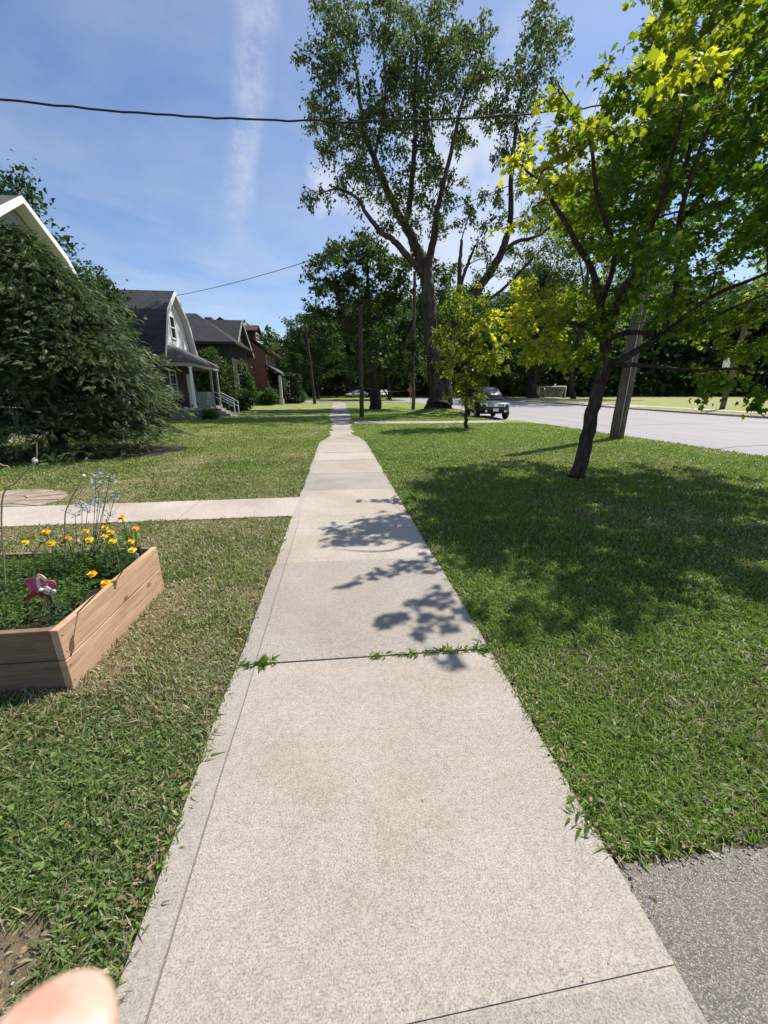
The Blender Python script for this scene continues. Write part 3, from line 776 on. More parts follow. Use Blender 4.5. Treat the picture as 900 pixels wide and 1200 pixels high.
def A(*l): return np.array([at(*q) for q in l])
tb = np.array([4.4, 6.6, -.03])
limbs = [(np.vstack([tb+[-.02, 0, -.05], tb+[0, 0, .12], A((690, 505, 6.6), (700, 460, 6.6), (707, 435, 6.6), (712, 395, 6.6), (722, 355, 6.6), (742, 318, 6.55), (765, 260, 6.5), (800, 200, 6.4), (822, 120, 6.3), (846, 45, 6.2))]), [.20, .128, .115, .108, .10, .084, .072, .058, .044, .032, .022, .012]),
         (A((703, 438, 6.6), (735, 418, 6.5), (780, 390, 6.35), (830, 350, 6.2), (900, 320, 6.0), (990, 280, 5.8)), [.068, .058, .046, .034, .022, .010]),
         (A((775, 392, 6.35), (790, 350, 6.2), (795, 300, 6.0), (800, 240, 5.8), (830, 150, 5.6), (870, 70, 5.4)), [.055, .048, .04, .032, .022, .01]),
         (A((712, 392, 6.6), (704, 360, 6.45), (695, 320, 6.2), (670, 275, 5.9), (640, 225, 5.7), (612, 195, 5.6)), [.07, .06, .048, .036, .024, .01]),
         (A((716, 375, 6.6), (745, 330, 6.8), (790, 270, 7.2), (850, 200, 7.6), (930, 120, 8.0)), [.07, .058, .045, .03, .012]),
         (A((706, 430, 6.6), (750, 428, 6.3), (810, 434, 6.0), (870, 432, 5.7), (930, 440, 5.5)), [.04, .032, .026, .018, .008]),
         (A((712, 397, 6.6), (740, 390, 6.4), (790, 392, 6.1), (850, 365, 5.7), (930, 330, 5.3)), [.045, .038, .03, .022, .01]),
         (A((710, 405, 6.6), (690, 385, 6.5), (650, 375, 6.3), (600, 372, 6.2), (570, 370, 6.2)), [.045, .036, .026, .016, .006]),
         (A((704, 360, 6.45), (720, 300, 6.0), (700, 230, 5.4), (690, 160, 5.0), (655, 100, 5.3)), [.045, .036, .026, .018, .006]),
         (np.array([at(708, 385, 6.55), (4.2, 5.6, 3.4), (3.6, 4.6, 4.0), (3.3, 4.2, 4.1)]), [.03, .022, .014, .006])]
make_tree('maple_tree', 'young leaning maple with yellowing leaves on the grass strip right of the sidewalk', 'tree', tb, limbs, cl_, .083, LEAF_MAPLE, M['leaf'], M['bark_dark'], maple_pal,
          per=118, twig=4, flat=.6, droop=.55, seed=5, trunk_n=16)

# --- big two stemmed silver maple --------------------------------------------
YB = 31.0
bz = np.array([*MND, float(ter(*MND))-.05])
def off(l, ys): return np.array([at(px, py, YB+y) for (px, py), y in zip(l, ys)])
limbs = [(np.vstack([bz+[0, 0, -.2], bz+[-.05, 0, .35], off([(512, 455), (508, 425), (505, 395), (502, 350), (499, 320), (491, 298), (478, 269), (469, 255), (453, 219), (433, 172), (424, 136), (419, 89), (412, 55), (404, 25)], [0, 0, 0, 0, 0, .3, .6, .9, 1.3, 1.8, 2, 2.2, 2.3, 2.4])]),
          [1.15, .72, .60, .54, .52, .50, .44, .36, .32, .28, .23, .18, .14, .10, .06, .03]),
         (off([(498, 325), (490, 315), (478, 300), (462, 282), (447, 273), (429, 250), (419, 233), (397, 222), (380, 225)], [0, -.4, -.9, -1.6, -2.2, -2.8, -3, -3.2, -3.3]), [.28, .25, .22, .19, .16, .12, .09, .06, .03]),
         (off([(500, 318), (505, 294), (511, 262), (512, 250), (519, 217), (528, 180), (542, 119), (555, 92), (567, 55)], [0, -.5, -1, -1.2, -1.8, -2.2, -2.6, -2.8, -3]), [.30, .26, .22, .2, .16, .13, .09, .06, .03]),
         (off([(472, 262), (478, 252), (483, 211), (486, 172), (486, 133), (486, 92), (489, 55), (480, 15)], [.9, .7, .2, -.2, -.4, -.6, -.8, -1]), [.26, .22, .19, .16, .13, .10, .07, .03]),
         (off([(462, 240), (455, 222), (444, 205), (440, 180), (448, 140), (452, 100), (450, 60), (452, 20)], [1, .2, -.6, -1.2, -1.6, -1.9, -2.1, -2.2]), [.16, .14, .12, .10, .08, .06, .045, .02]),
         (np.vstack([bz+[.35, .1, .1], off([(522, 445), (527, 415), (531, 395), (541, 372), (557, 346), (582, 308), (592, 283), (598, 258), (599, 208), (605, 146), (614, 97), (627, 71), (640, 25)], [0, 0, .2, .4, .6, .8, .9, 1, 1.1, 1.2, 1.3, 1.3, 1.3])]),
          [.62, .50, .48, .36, .33, .31, .29, .26, .22, .17, .12, .08, .055, .03]),
         (off([(588, 296), (604, 284), (623, 279), (642, 268), (655, 250)], [.8, .5, .1, -.3, -.5]), [.17, .14, .11, .08, .04]),
         (off([(570, 350), (582, 345), (607, 321), (625, 302), (641, 286)], [.7, .4, 0, -.4, -.7]), [.13, .12, .10, .08, .05]),
         (off([(531, 395), (536, 365), (538, 330), (539, 308), (541, 281)], [.2, 0, -.2, -.3, -.3]), [.24, .2, .17, .14, .10]),
         (off([(536, 345), (545, 318), (552, 300), (557, 287)], [0, -.2, -.3, -.4]), [.13, .12, .10, .06])]
CLP = '392,8,22 405,14,24 392,36,26 408,42,24 386,64,26 403,66,22 378,84,22 386,104,24 405,100,16 375,122,22 366,134,15 392,124,22 444,8,24 461,22,26 480,8,26 497,14,24 447,40,24 469,55,28 489,40,26 500,62,26 453,72,24 447,88,22 472,83,26 494,86,28 442,108,22 464,105,26 481,115,26 505,112,26 522,14,22 531,42,22 522,70,28 542,66,24 553,52,20 567,36,16 571,62,18 573,80,15 549,98,24 528,95,28 530,118,24 553,115,18 562,80,18 419,144,26 433,133,26 405,152,22 394,174,22 379,182,18 419,178,26 439,170,26 411,200,22 433,194,26 453,198,26 405,216,18 425,222,20 367,228,14 379,231,13 447,155,24 469,155,24 494,155,24 475,178,22 500,178,22 489,200,20 505,194,22 469,139,22 494,133,24 517,133,22 533,150,18 542,165,14 469,228,18 497,222,18 517,217,20 530,211,16 528,228,15 461,250,18 483,244,18 500,242,18 522,250,16 489,267,15 455,267,15 517,267,14 648,6,18 627,22,20 644,44,18 619,42,18 627,66,20 642,84,16 613,82,20 632,104,16 610,101,20 582,120,18 573,136,16 598,124,20 613,136,18 577,162,18 605,166,18 587,178,18 617,158,16 590,146,20 598,190,12 548,246,16 573,242,16 565,267,16 586,258,14 619,258,16 632,242,16 607,292,16 573,292,18 557,308,16 590,317,18 632,300,18 640,262,14 648,285,16 620,320,16 608,225,12 583,225,12 628,120,14 600,104,16 640,62,16 655,30,12'
g = np.random.default_rng(4); cs = []
for s in CLP.split():
    px, py, r = map(float, s.split(','))
    for k in range(3):
        cs.append([*at(px+g.normal(0, r*.42), py+g.normal(0, r*.42), YB+g.normal(0, 1.5)), g.uniform(.8, 1.15)*r/451*32*.62])
make_tree('silver_maple_tree', 'huge two stemmed old maple with dark broken stubs rising beyond the far driveway', 'tree', bz, limbs, cs, .21, LEAF_LOBE, M['leaf_far'], M['bark_grey'],
          pal((.045, .085, .030), (.125, .170, .070), (.22, .24, .08), .12), per=96, twig=5, flat=.9, droop=.6, seed=8, trunk_n=18, twigr=.012, spread=.95, reach=.5)

# --- yellow green sapling by the driveway -------------------------------------
YS = 17.28; sb = np.array([*SAP, 0.0])
cs = [[*at(px, py, YS+g.normal(0, .45)), r] for px, py, r in [(556, 352, .30), (548, 368, .36), (565, 372, .36), (535, 385, .36), (555, 392, .42), (576, 390, .38), (530, 405, .36), (548, 412, .42), (570, 415, .42), (585, 420, .28), (535, 428, .40), (556, 436, .42), (576, 434, .36), (590, 432, .24), (545, 450, .34), (565, 448, .32), (524, 420, .28), (520, 395, .26), (560, 405, .40), (540, 398, .40), (552, 425, .4), (582, 405, .3), (540, 340, .25), (560, 335, .2)]]
g = np.random.default_rng(33)
for q in range(60):
    a = g.uniform(0, 6.28); f = g.random()**.5; cs.append([*at(548+46*f*math.cos(a), 408+66*f*math.sin(a), YS+g.normal(0, .6)), g.uniform(.26, .42)])
limbs = [(np.vstack([sb+[0, 0, -.05], A((546, 486, YS), (547, 460, YS), (550, 430, YS), (552, 390, YS), (555, 350, YS))]), [.10, .075, .06, .045, .03, .01])]
make_tree('sapling_tree', 'slim sapling with bright yellow green leaves beside the far driveway', 'tree', sb, limbs, cs, .15, LEAF_LOBE, M['leaf'], M['bark_dark'], pal((.065, .12, .022), (.16, .195, .035), (.30, .28, .045), .15), per=64, twig=5, droop=.6, seed=3)

# --- dark maples behind the wooden poles --------------------------------------
YD = 38.0; db = at(440, 475, YD); db[2] = float(ter(db[0], db[1]))
CLD = '400,290 384,307 373,313 376,330 371,347 370,361 384,378 395,367 391,344 398,329 407,313 413,298 429,275 430,291 440,291 451,298 433,311 447,315 462,302 473,311 464,329 451,335 429,335 418,335 411,351 429,355 447,360 469,351 482,340 464,378 442,378 429,373 418,373 440,400 460,400 478,384 482,409 464,422 447,422 433,413 491,429 473,440 405,380 412,395 490,380 500,360 510,340 520,330 516,315 495,320 488,305 420,420 500,400'
cs = []
for s in CLD.split():
    px, py = map(float, s.split(','))
    for k in range(3): cs.append([*at(px+g.normal(0, 6), py+g.normal(0, 6), YD+g.normal(0, 2.0)), g.uniform(.75, 1.1)])
O2 = lambda l: np.array([at(px, py, YD+y) for px, py, y in l])
limbs = [(np.vstack([db+[0, 0, -.1], O2([(440, 462, 0), (438, 447, 0), (436, 425, 0), (434, 395, .2), (432, 355, .3), (430, 300, .4)])]), [.6, .5, .44, .34, .27, .2, .06]),
         (O2([(439, 450, 0), (428, 430, -.3), (415, 400, -.8), (400, 360, -1.2), (388, 330, -1.4)]), [.26, .22, .18, .12, .05]),
         (O2([(439, 448, 0), (448, 425, .3), (456, 390, .6), (464, 350, .8), (466, 315, 1)]), [.26, .22, .18, .12, .05]),
         (O2([(448, 425, .3), (465, 410, -.2), (482, 380, -.6), (492, 345, -1)]), [.2, .16, .12, .05])]
make_tree('dark_maple_tree', 'dense dark green maple with three stems behind the two slim wooden poles', 'tree', db, limbs, cs, .30, LEAF_LOBE, M['leaf_far'], M['bark_far'],
          pal((.024, .050, .014), (.060, .105, .028), (.09, .14, .038), .14), per=115, twig=5, flat=.8, droop=.4, seed=9, twigr=.012, spread=1.1)

# --- generic broadleaf trees ---------------------------------------------------
def broad_tree(name, label, base, height, cw, clear, ncl, per, leaf, palette, seed, trunk_r=.45, group=None, yellow=None, lobes=9, dens=1.0, cat='tree'):
    g = np.random.default_rng(seed); base = np.array(base, float)
    top = height; ch = top-clear
    lob = []                             # big lumps that make the outline uneven
    for q in range(lobes):
        a = 2*math.pi*q*.618+g.normal(0, .3); f = g.uniform(.08, .98); w = math.sin(math.pi*min(f*.85+.13, 1))**.7
        lob.append((cw*.5*w*.62*math.cos(a), cw*.5*w*.62*math.sin(a), clear+ch*(.12+.80*f), cw*g.uniform(.20, .32)))
    lob.append((0, 0, clear+ch*.82, cw*.24))
    cs = []
    for q in range(ncl):
        l = lob[g.integers(len(lob))]; d = unit(g.normal(0, 1, 3)); r = l[3]*g.uniform(.55, 1.0)
        c = np.array(l[:3])+d*r*np.array([1, 1, .85]); c[2] = max(c[2], clear*.8+g.uniform(0, .6))
        cs.append([*(base+c), cw*g.uniform(.055, .095)])
    limbs = [(base+np.array([(0, 0, -.2), (.02*height*g.normal(), .01*height, clear*.5), (.02*height*g.normal(), 0, clear+ch*.25), (.03*height*g.normal(), 0, clear+ch*.55), (0, 0, clear+ch*.88)]), [trunk_r*1.35, trunk_r, trunk_r*.8, trunk_r*.45, trunk_r*.1])]
    for l in lob[:7]:
        z0 = min(clear+ch*g.uniform(.0, .35), l[2]-.5)
        limbs.append((base+np.array([(0, 0, z0), (l[0]*.5, l[1]*.5, (z0+l[2])/2+.3), (l[0], l[1], l[2])]), [trunk_r*.45, trunk_r*.3, trunk_r*.1]))
    return make_tree(name, label, cat, base, limbs, cs, leaf, LEAF_LOBE, M['leaf_far'], M['bark_far'], palette, group, per=per, twig=4, flat=.8, droop=.35, seed=seed+1, twigr=.015, spread=1.5, limb_seg=4, trunk_n=9)
DARK = pal((.025, .054, .016), (.070, .125, .034), (.11, .17, .045), .14)
MIDG = pal((.035, .070, .018), (.085, .140, .038), (.10, .15, .04), .12)
GREY = pal((.065, .110, .040), (.15, .20, .085), (.24, .27, .12), .18)
BLUE = pal((.022, .055, .032), (.055, .105, .060), (.08, .13, .07), .1)
def gz(x, y): return np.array([x, y, float(np.interp(math.hypot(x, y), TR, TZ))])
# tall loose grey green tree behind the yellowing maple and its neighbours
p = at(672, 468, 62); broad_tree('ash_tree', 'tall loose grey green tree behind the yellow tips of the young maple', gz(p[0], p[1]), 32, 24, 8, 260, 100, .37, GREY, 31, .34)
p = at(625, 468, 70); broad_tree('oak_tree', 'thick trunked dark tree on the grass beside the soccer goal', gz(p[0], p[1]), 20, 18, 2.4, 220, 90, .42, DARK, 32, .8)
# treeline along the playing field: three kinds, copied
TL = [('treeline', DARK, 41), ('treeline', MIDG, 42), ('treeline', BLUE, 43)]
spots = [(720, 92, 0, 21, 'dark broadleaf tree right behind the soccer goal at the field edge'), (758, 86, 2, 19, 'bluish green tree just right of the big wooden utility pole base across the field'),
         (795, 80, 2, 17, 'bluish tree with drooping branches between the two right hand poles across the field'), (832, 84, 0, 21, 'dark tree left of the pole with the white box across the field'),
         (872, 76, 1, 20, 'mid green tree right of the pole with the white box across the field'), (918, 78, 0, 22, 'dark tree at the right edge of the view across the field'),
         (690, 97, 1, 23, 'mid green tree over the right half of the soccer goal'), (655, 100, 0, 19, 'low dark tree over the left post of the soccer goal'), (590, 88, 0, 22, 'dark tree beyond the roof of the parked car'),
         (560, 84, 1, 18, 'mid green tree beyond the sapling across the road'), (606, 104, 2, 24, 'tall bluish tree far behind the thick trunked field tree'),
         (775, 104, 1, 29, 'tall mid green tree far back between the poles across the field'), (850, 104, 0, 30, 'tallest dark tree far back behind the pole with the white box'), (955, 92, 1, 27, 'tall green tree just past the right edge of the field'),
         (535, 98, 0, 25, 'dark tree showing right of the double trunk of the old maple')]
protos = {}
for px, D, kd, h, lab in spots:
    p = at(px, 466, D)
    b = gz(p[0], p[1])
    if kd not in protos:
        protos[kd] = broad_tree('field_tree', lab, b, 21, 18, .4, 230, 76, .50, TL[kd][1], TL[kd][2], .42, 'trees lining the far playing field'); protos[kd].scale = (h/21,)*3
    else: dup(protos[kd], b, g.uniform(0, 6.28), h/21, lab)
# trees closing the view beyond the cross street, straight ahead
spots = [(372, 70, 0, 13.5, 'round dark tree behind the leaning far pole at the end of the walk'), (352, 84, 1, 12.5, 'mid green tree left of the far leaning pole past the hedge'), (395, 88, 0, 15, 'dark tree straight beyond the end of the sidewalk'),
         (412, 84, 1, 17, 'mid green tree left of the slim dark pole beyond the cross street'), (430, 92, 0, 20, 'dark tree behind the three stemmed maple beyond the cross street'), (470, 90, 1, 19, 'mid green tree between the two slim poles beyond the cross street'),
         (500, 94, 0, 20, 'dark tree left of the old maple base beyond the cross street'), (455, 66, 0, 15, 'nearer dark tree with bare trunk right of the three stemmed maple'), (335, 98, 0, 11, 'small dark tree at the end of the row of houses')]
for px, D, kd, h, lab in spots:
    p = at(px, 466, D); dup(protos[kd], gz(p[0], p[1]), g.uniform(0, 6.28), h/21, lab)['group'] = 'trees beyond the cross street'
# undergrowth closing the treeline: far woods nobody could count
g = np.random.default_rng(55); n = 42000
th_ = g.uniform(R(-16), R(66), n); rr_ = g.uniform(97, 128, n)+6*np.sin(th_*9)
X = rr_*np.sin(th_); Y = rr_*np.cos(th_); hmax = 11+5*fbm(th_*40, th_*0, 1, 3)+np.where(th_ > R(12), 6, 0)
P = np.stack([X, Y, np.interp(rr_, TR, TZ)+hmax*g.random(n)**1.5], 1); u = g.random((n, 1))
V, F, C = scatter(P, g.normal(0, 1, (n, 3))+[0, 0, -.3], g.normal(0, .6, (n, 3))+[0, 0, 1], g.uniform(.9, 1.7, n), *LEAF_LOBE, np.array([.026, .055, .018])*(1-u)+np.array([.09, .145, .045])*u)
tag(mesh('woods', V, F, M['leaf_far'], cols=C), 'dark far wood closing the view behind the playing field and the street end', 'woods', kind='stuff')
# walnut like tree behind the near house
broad_tree('walnut_tree', 'large dark leafy tree behind the roof with the white bargeboard', (-16.5, 22.5, 0), 10.4, 11.5, 2.4, 330, 125, .22, pal((.020, .045, .014), (.05, .095, .028), (.09, .13, .04), .1), 51, .4)

# --- big drooping evergreen ------------------------------------------------------
g = np.random.default_rng(61); EB = np.array([-7.4, 11.2, 0.0])
t = thing('evergreen_tree', 'large shaggy evergreen with drooping sprays beside the left path', 'tree', EB)
P = []; A_ = []; N_ = []; Cc = []; mbt = MB()
V, F = tube(EB+np.array([(0, 0, -.1), (.05, 0, 1.5), (0, .05, 3.2), (.1, 0, 5.0)]), [.22, .17, .11, .03], 10); mesh('trunk', V, F, M['bark_dark'], t, smooth=True)
def bough(a, z, rad, droop_, m):
    dx, dy = math.cos(a), math.sin(a)*.66
    tip = EB+np.array([dx*rad, dy*rad, z]); root = EB+np.array([dx*.1, dy*.1, z+.10*rad])
    mid = (tip+root)/2+np.array([0, 0, droop_*rad])
    tt = np.linspace(0, 1, 6)[:, None]; path = root*(1-tt)**2+2*mid*tt*(1-tt)+tip*tt**2
    V, F = tube(path, np.linspace(.022, .006, 6), 4, False); mbt.add(V, F.tolist())
    u = (.35+.69*g.random(m)**.7)[:, None]; pp = root*(1-u)**2+2*mid*u*(1-u)+tip*u**2
    od = np.array([dx, dy, 0])/math.hypot(dx, dy); sdv = np.array([-od[1], od[0], 0])
    w = g.normal(0, 1, (m, 1)); pp = pp+sdv*w*.27*(.3+u*.7)*rad**.5+g.normal(0, .045, (m, 3)); pp[:, 2] -= .10*np.abs(w[:, 0])**1.5*.6
    P.append(pp); A_.append(od*.8+sdv*w*.6+np.array([0, 0, -.22])+g.normal(0, .42, (m, 3))); N_.append(np.array([0, 0, 1.0])+od*.35+g.normal(0, .4, (m, 3)))
    lite = np.clip((u-.66)/.36, 0, 1)*g.uniform(.15, 1.0)       # lit bough tips painted in: paler and yellower than the inner sprays
    Cc.append((np.array([.022, .054, .018])*(1-lite)+np.array([.15, .21, .062])*lite)*g.uniform(.8, 1.2, (m, 1)))
for q in range(860):
    f = g.random()**.9; z = .08+5.0*f                         # height of bough tip
    a = g.uniform(0, 2*math.pi); lump = 1+.13*math.sin(3*a+5*f)+.15*math.sin(5*a+11*f+1)+.13*math.sin(9*a-17*f)
    prof = np.interp(f, [0, .12, .3, .5, .7, .85, 1], [2.75, 2.90, 2.75, 2.40, 1.80, 1.10, .3])
    bough(a, z, prof*lump*g.uniform(.80, 1.04), .20, 66)
P = np.vstack(P); A_ = np.vstack(A_); N_ = np.vstack(N_); Cc = np.vstack(Cc)
V, F, C = scatter(P, A_, N_, g.uniform(.11, .25, len(P)), *LEAF_SPRAY, Cc)
mbt.build('branches', M['bark_dark'], t, smooth=True); mesh('foliage', V, F, M['needle'], t, cols=C)

# --- shrubs ---------------------------------------------------------------------
def shrub(name, label, c, rx, ry, h, n, leaf, palette, seed, cat='shrub', group=None, box=False, template=LEAF_OVAL):
    g = np.random.default_rng(seed); c = np.array(c, float); t = thing(name, label, cat, c, group)
    nl = 7; lob = [(g.uniform(-.5, .5)*rx, g.uniform(-.5, .5)*ry, h*g.uniform(.3, .68), g.uniform(.38, .6)) for _ in range(nl)]
    mb = MB()
    for l in lob:
        V, F = tube(np.array([(0, 0, -.05), (l[0]*.5, l[1]*.5, l[2]*.5), (l[0], l[1], l[2])])+c, [.05, .035, .01], 5, False); mb.add(V, F.tolist())
    mb.build('stems', M['bark_dark'], t)
    if box:
        d = g.uniform(-1, 1, (n, 3)); k = g.integers(0, 3, n); s = np.sign(d[np.arange(n), k]); d[np.arange(n), k] = s*g.uniform(.8, 1.02, n)
        d[:, 2] = np.abs(d[:, 2]) if False else (d[:, 2]*.5+.5)
        P = d*np.array([rx, ry, h]); od = d*[1, 1, .4]
    else:
        L = np.array(lob)[g.integers(0, nl, n)]; d = unit(g.normal(0, 1, (n, 3))); r = g.random((n, 1))**.35
        P = L[:, :3]+d*r*L[:, 3:4]*np.array([rx, ry, h*.62]); od = d
    P[:, 2] = np.maximum(P[:, 2], .03)
    cc = palette(g, P, np.zeros(n, int), np.zeros((1, 4)))
    V, F, C = scatter(P+c, od+g.normal(0, .6, (n, 3))+[0, 0, -.1], g.normal(0, .5, (n, 3))+[0, 0, 1]+od*.4, leaf*g.uniform(.7, 1.3, n), *template, cc)
    mesh('foliage', V, F, M['leaf_far'], t, cols=C); return t
p = at(268, 480, 33); shrub('lilac_shrub', 'big rounded leafy shrub between the gambrel house and the hip roofed house', (-9.6, 33.4, 0), 1.9, 1.6, 5.4, 3400, .26, MIDG, 71)
shrub('leafy_shrub', 'low spreading green shrub below the ivy wall of the hip roofed house', (-8.6, 36.5, .05), 1.7, 1.5, 2.0, 1500, .24, MIDG, 72)
shrub('climbing_ivy', 'ivy climbing the front corner of the hip roofed house', (-8.2, 38.4, .08), .75, 1.3, 5.0, 1500, .24, DARK, 73, cat='plant')
shrub('dark_shrub', 'dark bush before the red brick porch', (-8.0, 46.5, .2), 1.4, 1.4, 2.2, 1100, .28, DARK, 74)
shrub('cedar_hedge', 'tall dark clipped hedge at the end of the row of houses', (-6.3, 53.0, .36), 1.5, 2.2, 3.5, 3800, .30, pal((.010, .022, .008), (.026, .048, .014)), 75, cat='hedge', box=True)
shrub('barberry_shrub', 'reddish purple shrub beside the clipped hedge', (-7.3, 50.5, .3), 1.1, 1.0, 2.0, 900, .22, pal((.05, .015, .018), (.12, .035, .035), (.05, .07, .02), .3), 76)
shrub('porch_plant', 'low green plants at the foot of the gambrel house porch', (-7.8, 25.6, 0), .5, 1.3, .6, 700, .14, MIDG, 77, cat='plant')
shrub('pale_shrub', 'small pale green bush right of the clipped hedge', (-4.7, 54.5, .38), .7, .8, 1.5, 700, .22, GREY, 78)

# ------------------------------------------------------------------ houses
def window(parent, axis_, plane, c0, z0, w, h, frame=M['white'], out=1, mull=True, name='window'):
    """window in a wall: axis_ 'x' = wall faces +-x at x=plane, centred on y=c0. out = outward sign"""
    def bx(mb, a0, a1, d0, d1, zz0, zz1):
        d0, d1 = sorted((plane+out*d0, plane+out*d1))
        if axis_ == 'x': mb.box(d0, d1, a0, a1, zz0, zz1)
        else: mb.box(a0, a1, d0, d1, zz0, zz1)
    f = MB(); t_ = .09
    bx(f, c0-w/2-t_, c0-w/2, -.02, .05, z0-t_, z0+h+t_); bx(f, c0+w/2, c0+w/2+t_, -.02, .05, z0-t_, z0+h+t_)
    bx(f, c0-w/2, c0+w/2, -.02, .05, z0+h, z0+h+t_); bx(f, c0-w/2, c0+w/2, -.02, .07, z0-t_, z0)
    if mull: bx(f, c0-w/2, c0+w/2, -.01, .035, z0+h*.5-.025, z0+h*.5+.025)
    o = f.build(name, frame, parent)
    p = MB(); bx(p, c0-w/2, c0+w/2, -.015, .018, z0, z0+h); p.build('pane', M['glass'], o)
    return o
def gambrel(half_e, ze, half_b, zb, zr, yc, x):
    return [(x, yc-half_e, ze), (x, yc-half_b, zb), (x, yc, zr), (x, yc+half_b, zb), (x, yc+half_e, ze)]
def roof_shell(mb, prof, x0, x1, th):
    # thick shell following a profile in y,z between x0 and x1
    k = len(prof); V = []
    for x in (x0, x1):
        for dz in (0, -th):
            V += [(x, y, z+dz) for _, y, z in prof]
    F = []
    for i in range(k-1):
        F += [(i, i+1, 2*k+i+1, 2*k+i), (k+i, 3*k+i, 3*k+i+1, k+i+1), (i, k+i, k+i+1, i+1), (2*k+i, 2*k+i+1, 3*k+i+1, 3*k+i)]
    F += [(0, 2*k, 3*k, k), (k-1, 2*k-1, 4*k-1, 3*k-1)]
    mb.add(V, F)
def gambrel_house(t, xf, xb, yc, he, ze, hb, zb, zr, wall_half, wallmat, gable_mat, roofmat, over=.35, barge=.24):
    mb = MB(); mb.box(xb, xf, yc-wall_half, yc+wall_half, -.3, ze-.02); mb.build('wall', wallmat, t)
    mb = MB(); pr = gambrel(he-.28, ze-.02, hb-.05, zb-.12, zr-.16, yc, xf+.015)
    pr = [(x, max(min(y, yc+wall_half+.03), yc-wall_half-.03), z) for x, y, z in pr]
    mb.prism(pr, (-.2, 0, 0)); mb.build('gable', gable_mat, t)
    mb = MB(); mb.prism([(xb+.2, y, z) for _, y, z in pr], (-.2, 0, 0)); mb.build('gable', gable_mat, t)
    mb = MB(); roof_shell(mb, gambrel(he, ze, hb, zb, zr, yc, 0), xb-.2, xf+over, .10); r = mb.build('roof', roofmat, t)
    mb = MB(); pr = gambrel(he+.015, ze-.01, hb+.015, zb+.012, zr+.015, yc, 0)
    k = len(pr); inner = [(x, yc+(y-yc)*.955, z-barge) for x, y, z in pr]
    inner[0] = (0, pr[0][1], pr[0][2]-barge*.8); inner[-1] = (0, pr[-1][1], pr[-1][2]-barge*.8)
    for i in range(k-1):
        mb.prism([(xf+over, *pr[i][1:]), (xf+over, *pr[i+1][1:]), (xf+over, *inner[i+1][1:]), (xf+over, *inner[i][1:])], (.05, 0, 0))
    mb.build('bargeboard', M['white'], t)
    mb = MB()                                      # boarded soffit under the overhang
    roof_shell(mb, [(0, y, z-.105) for _, y, z in gambrel(he-.04, ze, hb-.02, zb, zr, yc, 0)], xf+.02, xf+over-.002, .02); mb.build('soffit', M['cream'], t)
    return r
# house 1: gambrel with porch
H = thing('gambrel_house', 'dark brick house with a white gambrel gable, porch and shingled roof vent', 'house', (-9.8, 27.0, 0))
r = gambrel_house(H, -9.8, -19.5, 27.0, 2.7, 3.65, 1.52, 6.1, 7.35, 2.42, M['brick_dark'], M['white_board'], M['shingle'])
mb = MB(); mb.lathe([(.16, 7.1), (.16, 7.55), (.0, 7.55)], (-13.2, 27.0, 0), 12); mb.lathe([(.0, 7.5), (.26, 7.55), (.33, 7.72), (.29, 7.9), (.14, 8.0), (0, 8.02)], (-13.2, 27.0, 0), 14); mb.build('roof_vent', M['metal_dark'], r, smooth=True)
window(H, 'x', -9.785, 26.75, 4.75, .62, 1.15); window(H, 'x', -9.8, 25.7, 1.3, .8, 1.5); window(H, 'y', 24.58, -11.6, 1.25, .9, 1.4, out=-1); window(H, 'y', 24.58, -15, 1.25, .9, 1.4, out=-1)
d = MB(); d.box(-9.81, -9.76, 27.9, 28.8, .75, 2.75); d = d.build('door', M['cream'], H); k = MB(); k.box(-9.76, -9.72, 28.62, 28.67, 1.6, 1.75); k.build('handle', M['steel'], d)
# porch
mb = MB(); x0, x1, y0, y1 = -9.78, -8.15, 24.25, 29.75; ap = [(-9.78, 25.6, 4.25), (-9.78, 28.4, 4.25)]
V = [(x0, y0, 3.33), (x1, y0, 3.33), (x1, y1, 3.33), (x0, y1, 3.33), *ap]; lo = [(a, b, c-.12) for a, b, c in V[:4]]
mb.add(V+lo, [(0, 1, 4), (1, 2, 5, 4), (2, 3, 5), (0, 6, 7, 1), (1, 7, 8, 2), (2, 8, 9, 3), (6, 9, 8, 7), (0, 4, 5, 3)]); pr = mb.build('porch_roof', M['shingle_grey'], H)
mb = MB(); mb.box(-9.78, -8.2, 24.3, 24.42, 3.0, 3.20); mb.box(-8.34, -8.2, 24.43, 29.57, 3.0, 3.20); mb.box(-9.78, -8.2, 29.58, 29.7, 3.0, 3.20); mb.build('fascia', M['siding_grey'], H)
mb = MB(); mb.box(-9.78, -8.2, 24.35, 29.65, .55, .70); mb.build('porch_floor', M['kerb'], H)
mb = MB(); mb.box(-8.29, -8.24, 24.45, 28.1, -.1, .53); mb.box(-9.75, -8.3, 24.37, 24.42, -.1, .53); mb.build('porch_skirt', M['siding'], H)
mb = MB(); mb.box(-8.32, -8.25, 24.75, 28.0, .72, 1.62); mb.build('porch_panel', M['siding'], H)
mb = MB(); mb.box(-9.7, -8.5, 24.37, 24.43, 1.45, 1.53)
for q in range(9): mb.box(-9.65+q*.13, -9.62+q*.13, 24.38, 24.42, .70, 1.45)
mb.build('railing', M['dark'], H)
for y in (24.48, 28.1, 29.5):
    mb = MB(); mb.box(-8.36, -8.24, y-.06, y+.06, .70, 3.0); mb.box(-8.39, -8.21, y-.09, y+.09, .702, .80); mb.box(-8.38, -8.22, y-.08, y+.08, 2.9, 2.998); mb.build('porch_post', M['white'] if y < 25 else M['siding_grey'], H)
mb = MB()
for q in range(4): mb.box(-8.19+q*.28, -7.91+q*.28, 28.2, 29.4, -.1, .53-q*.16)
mb.build('steps', M['kerb'], H)
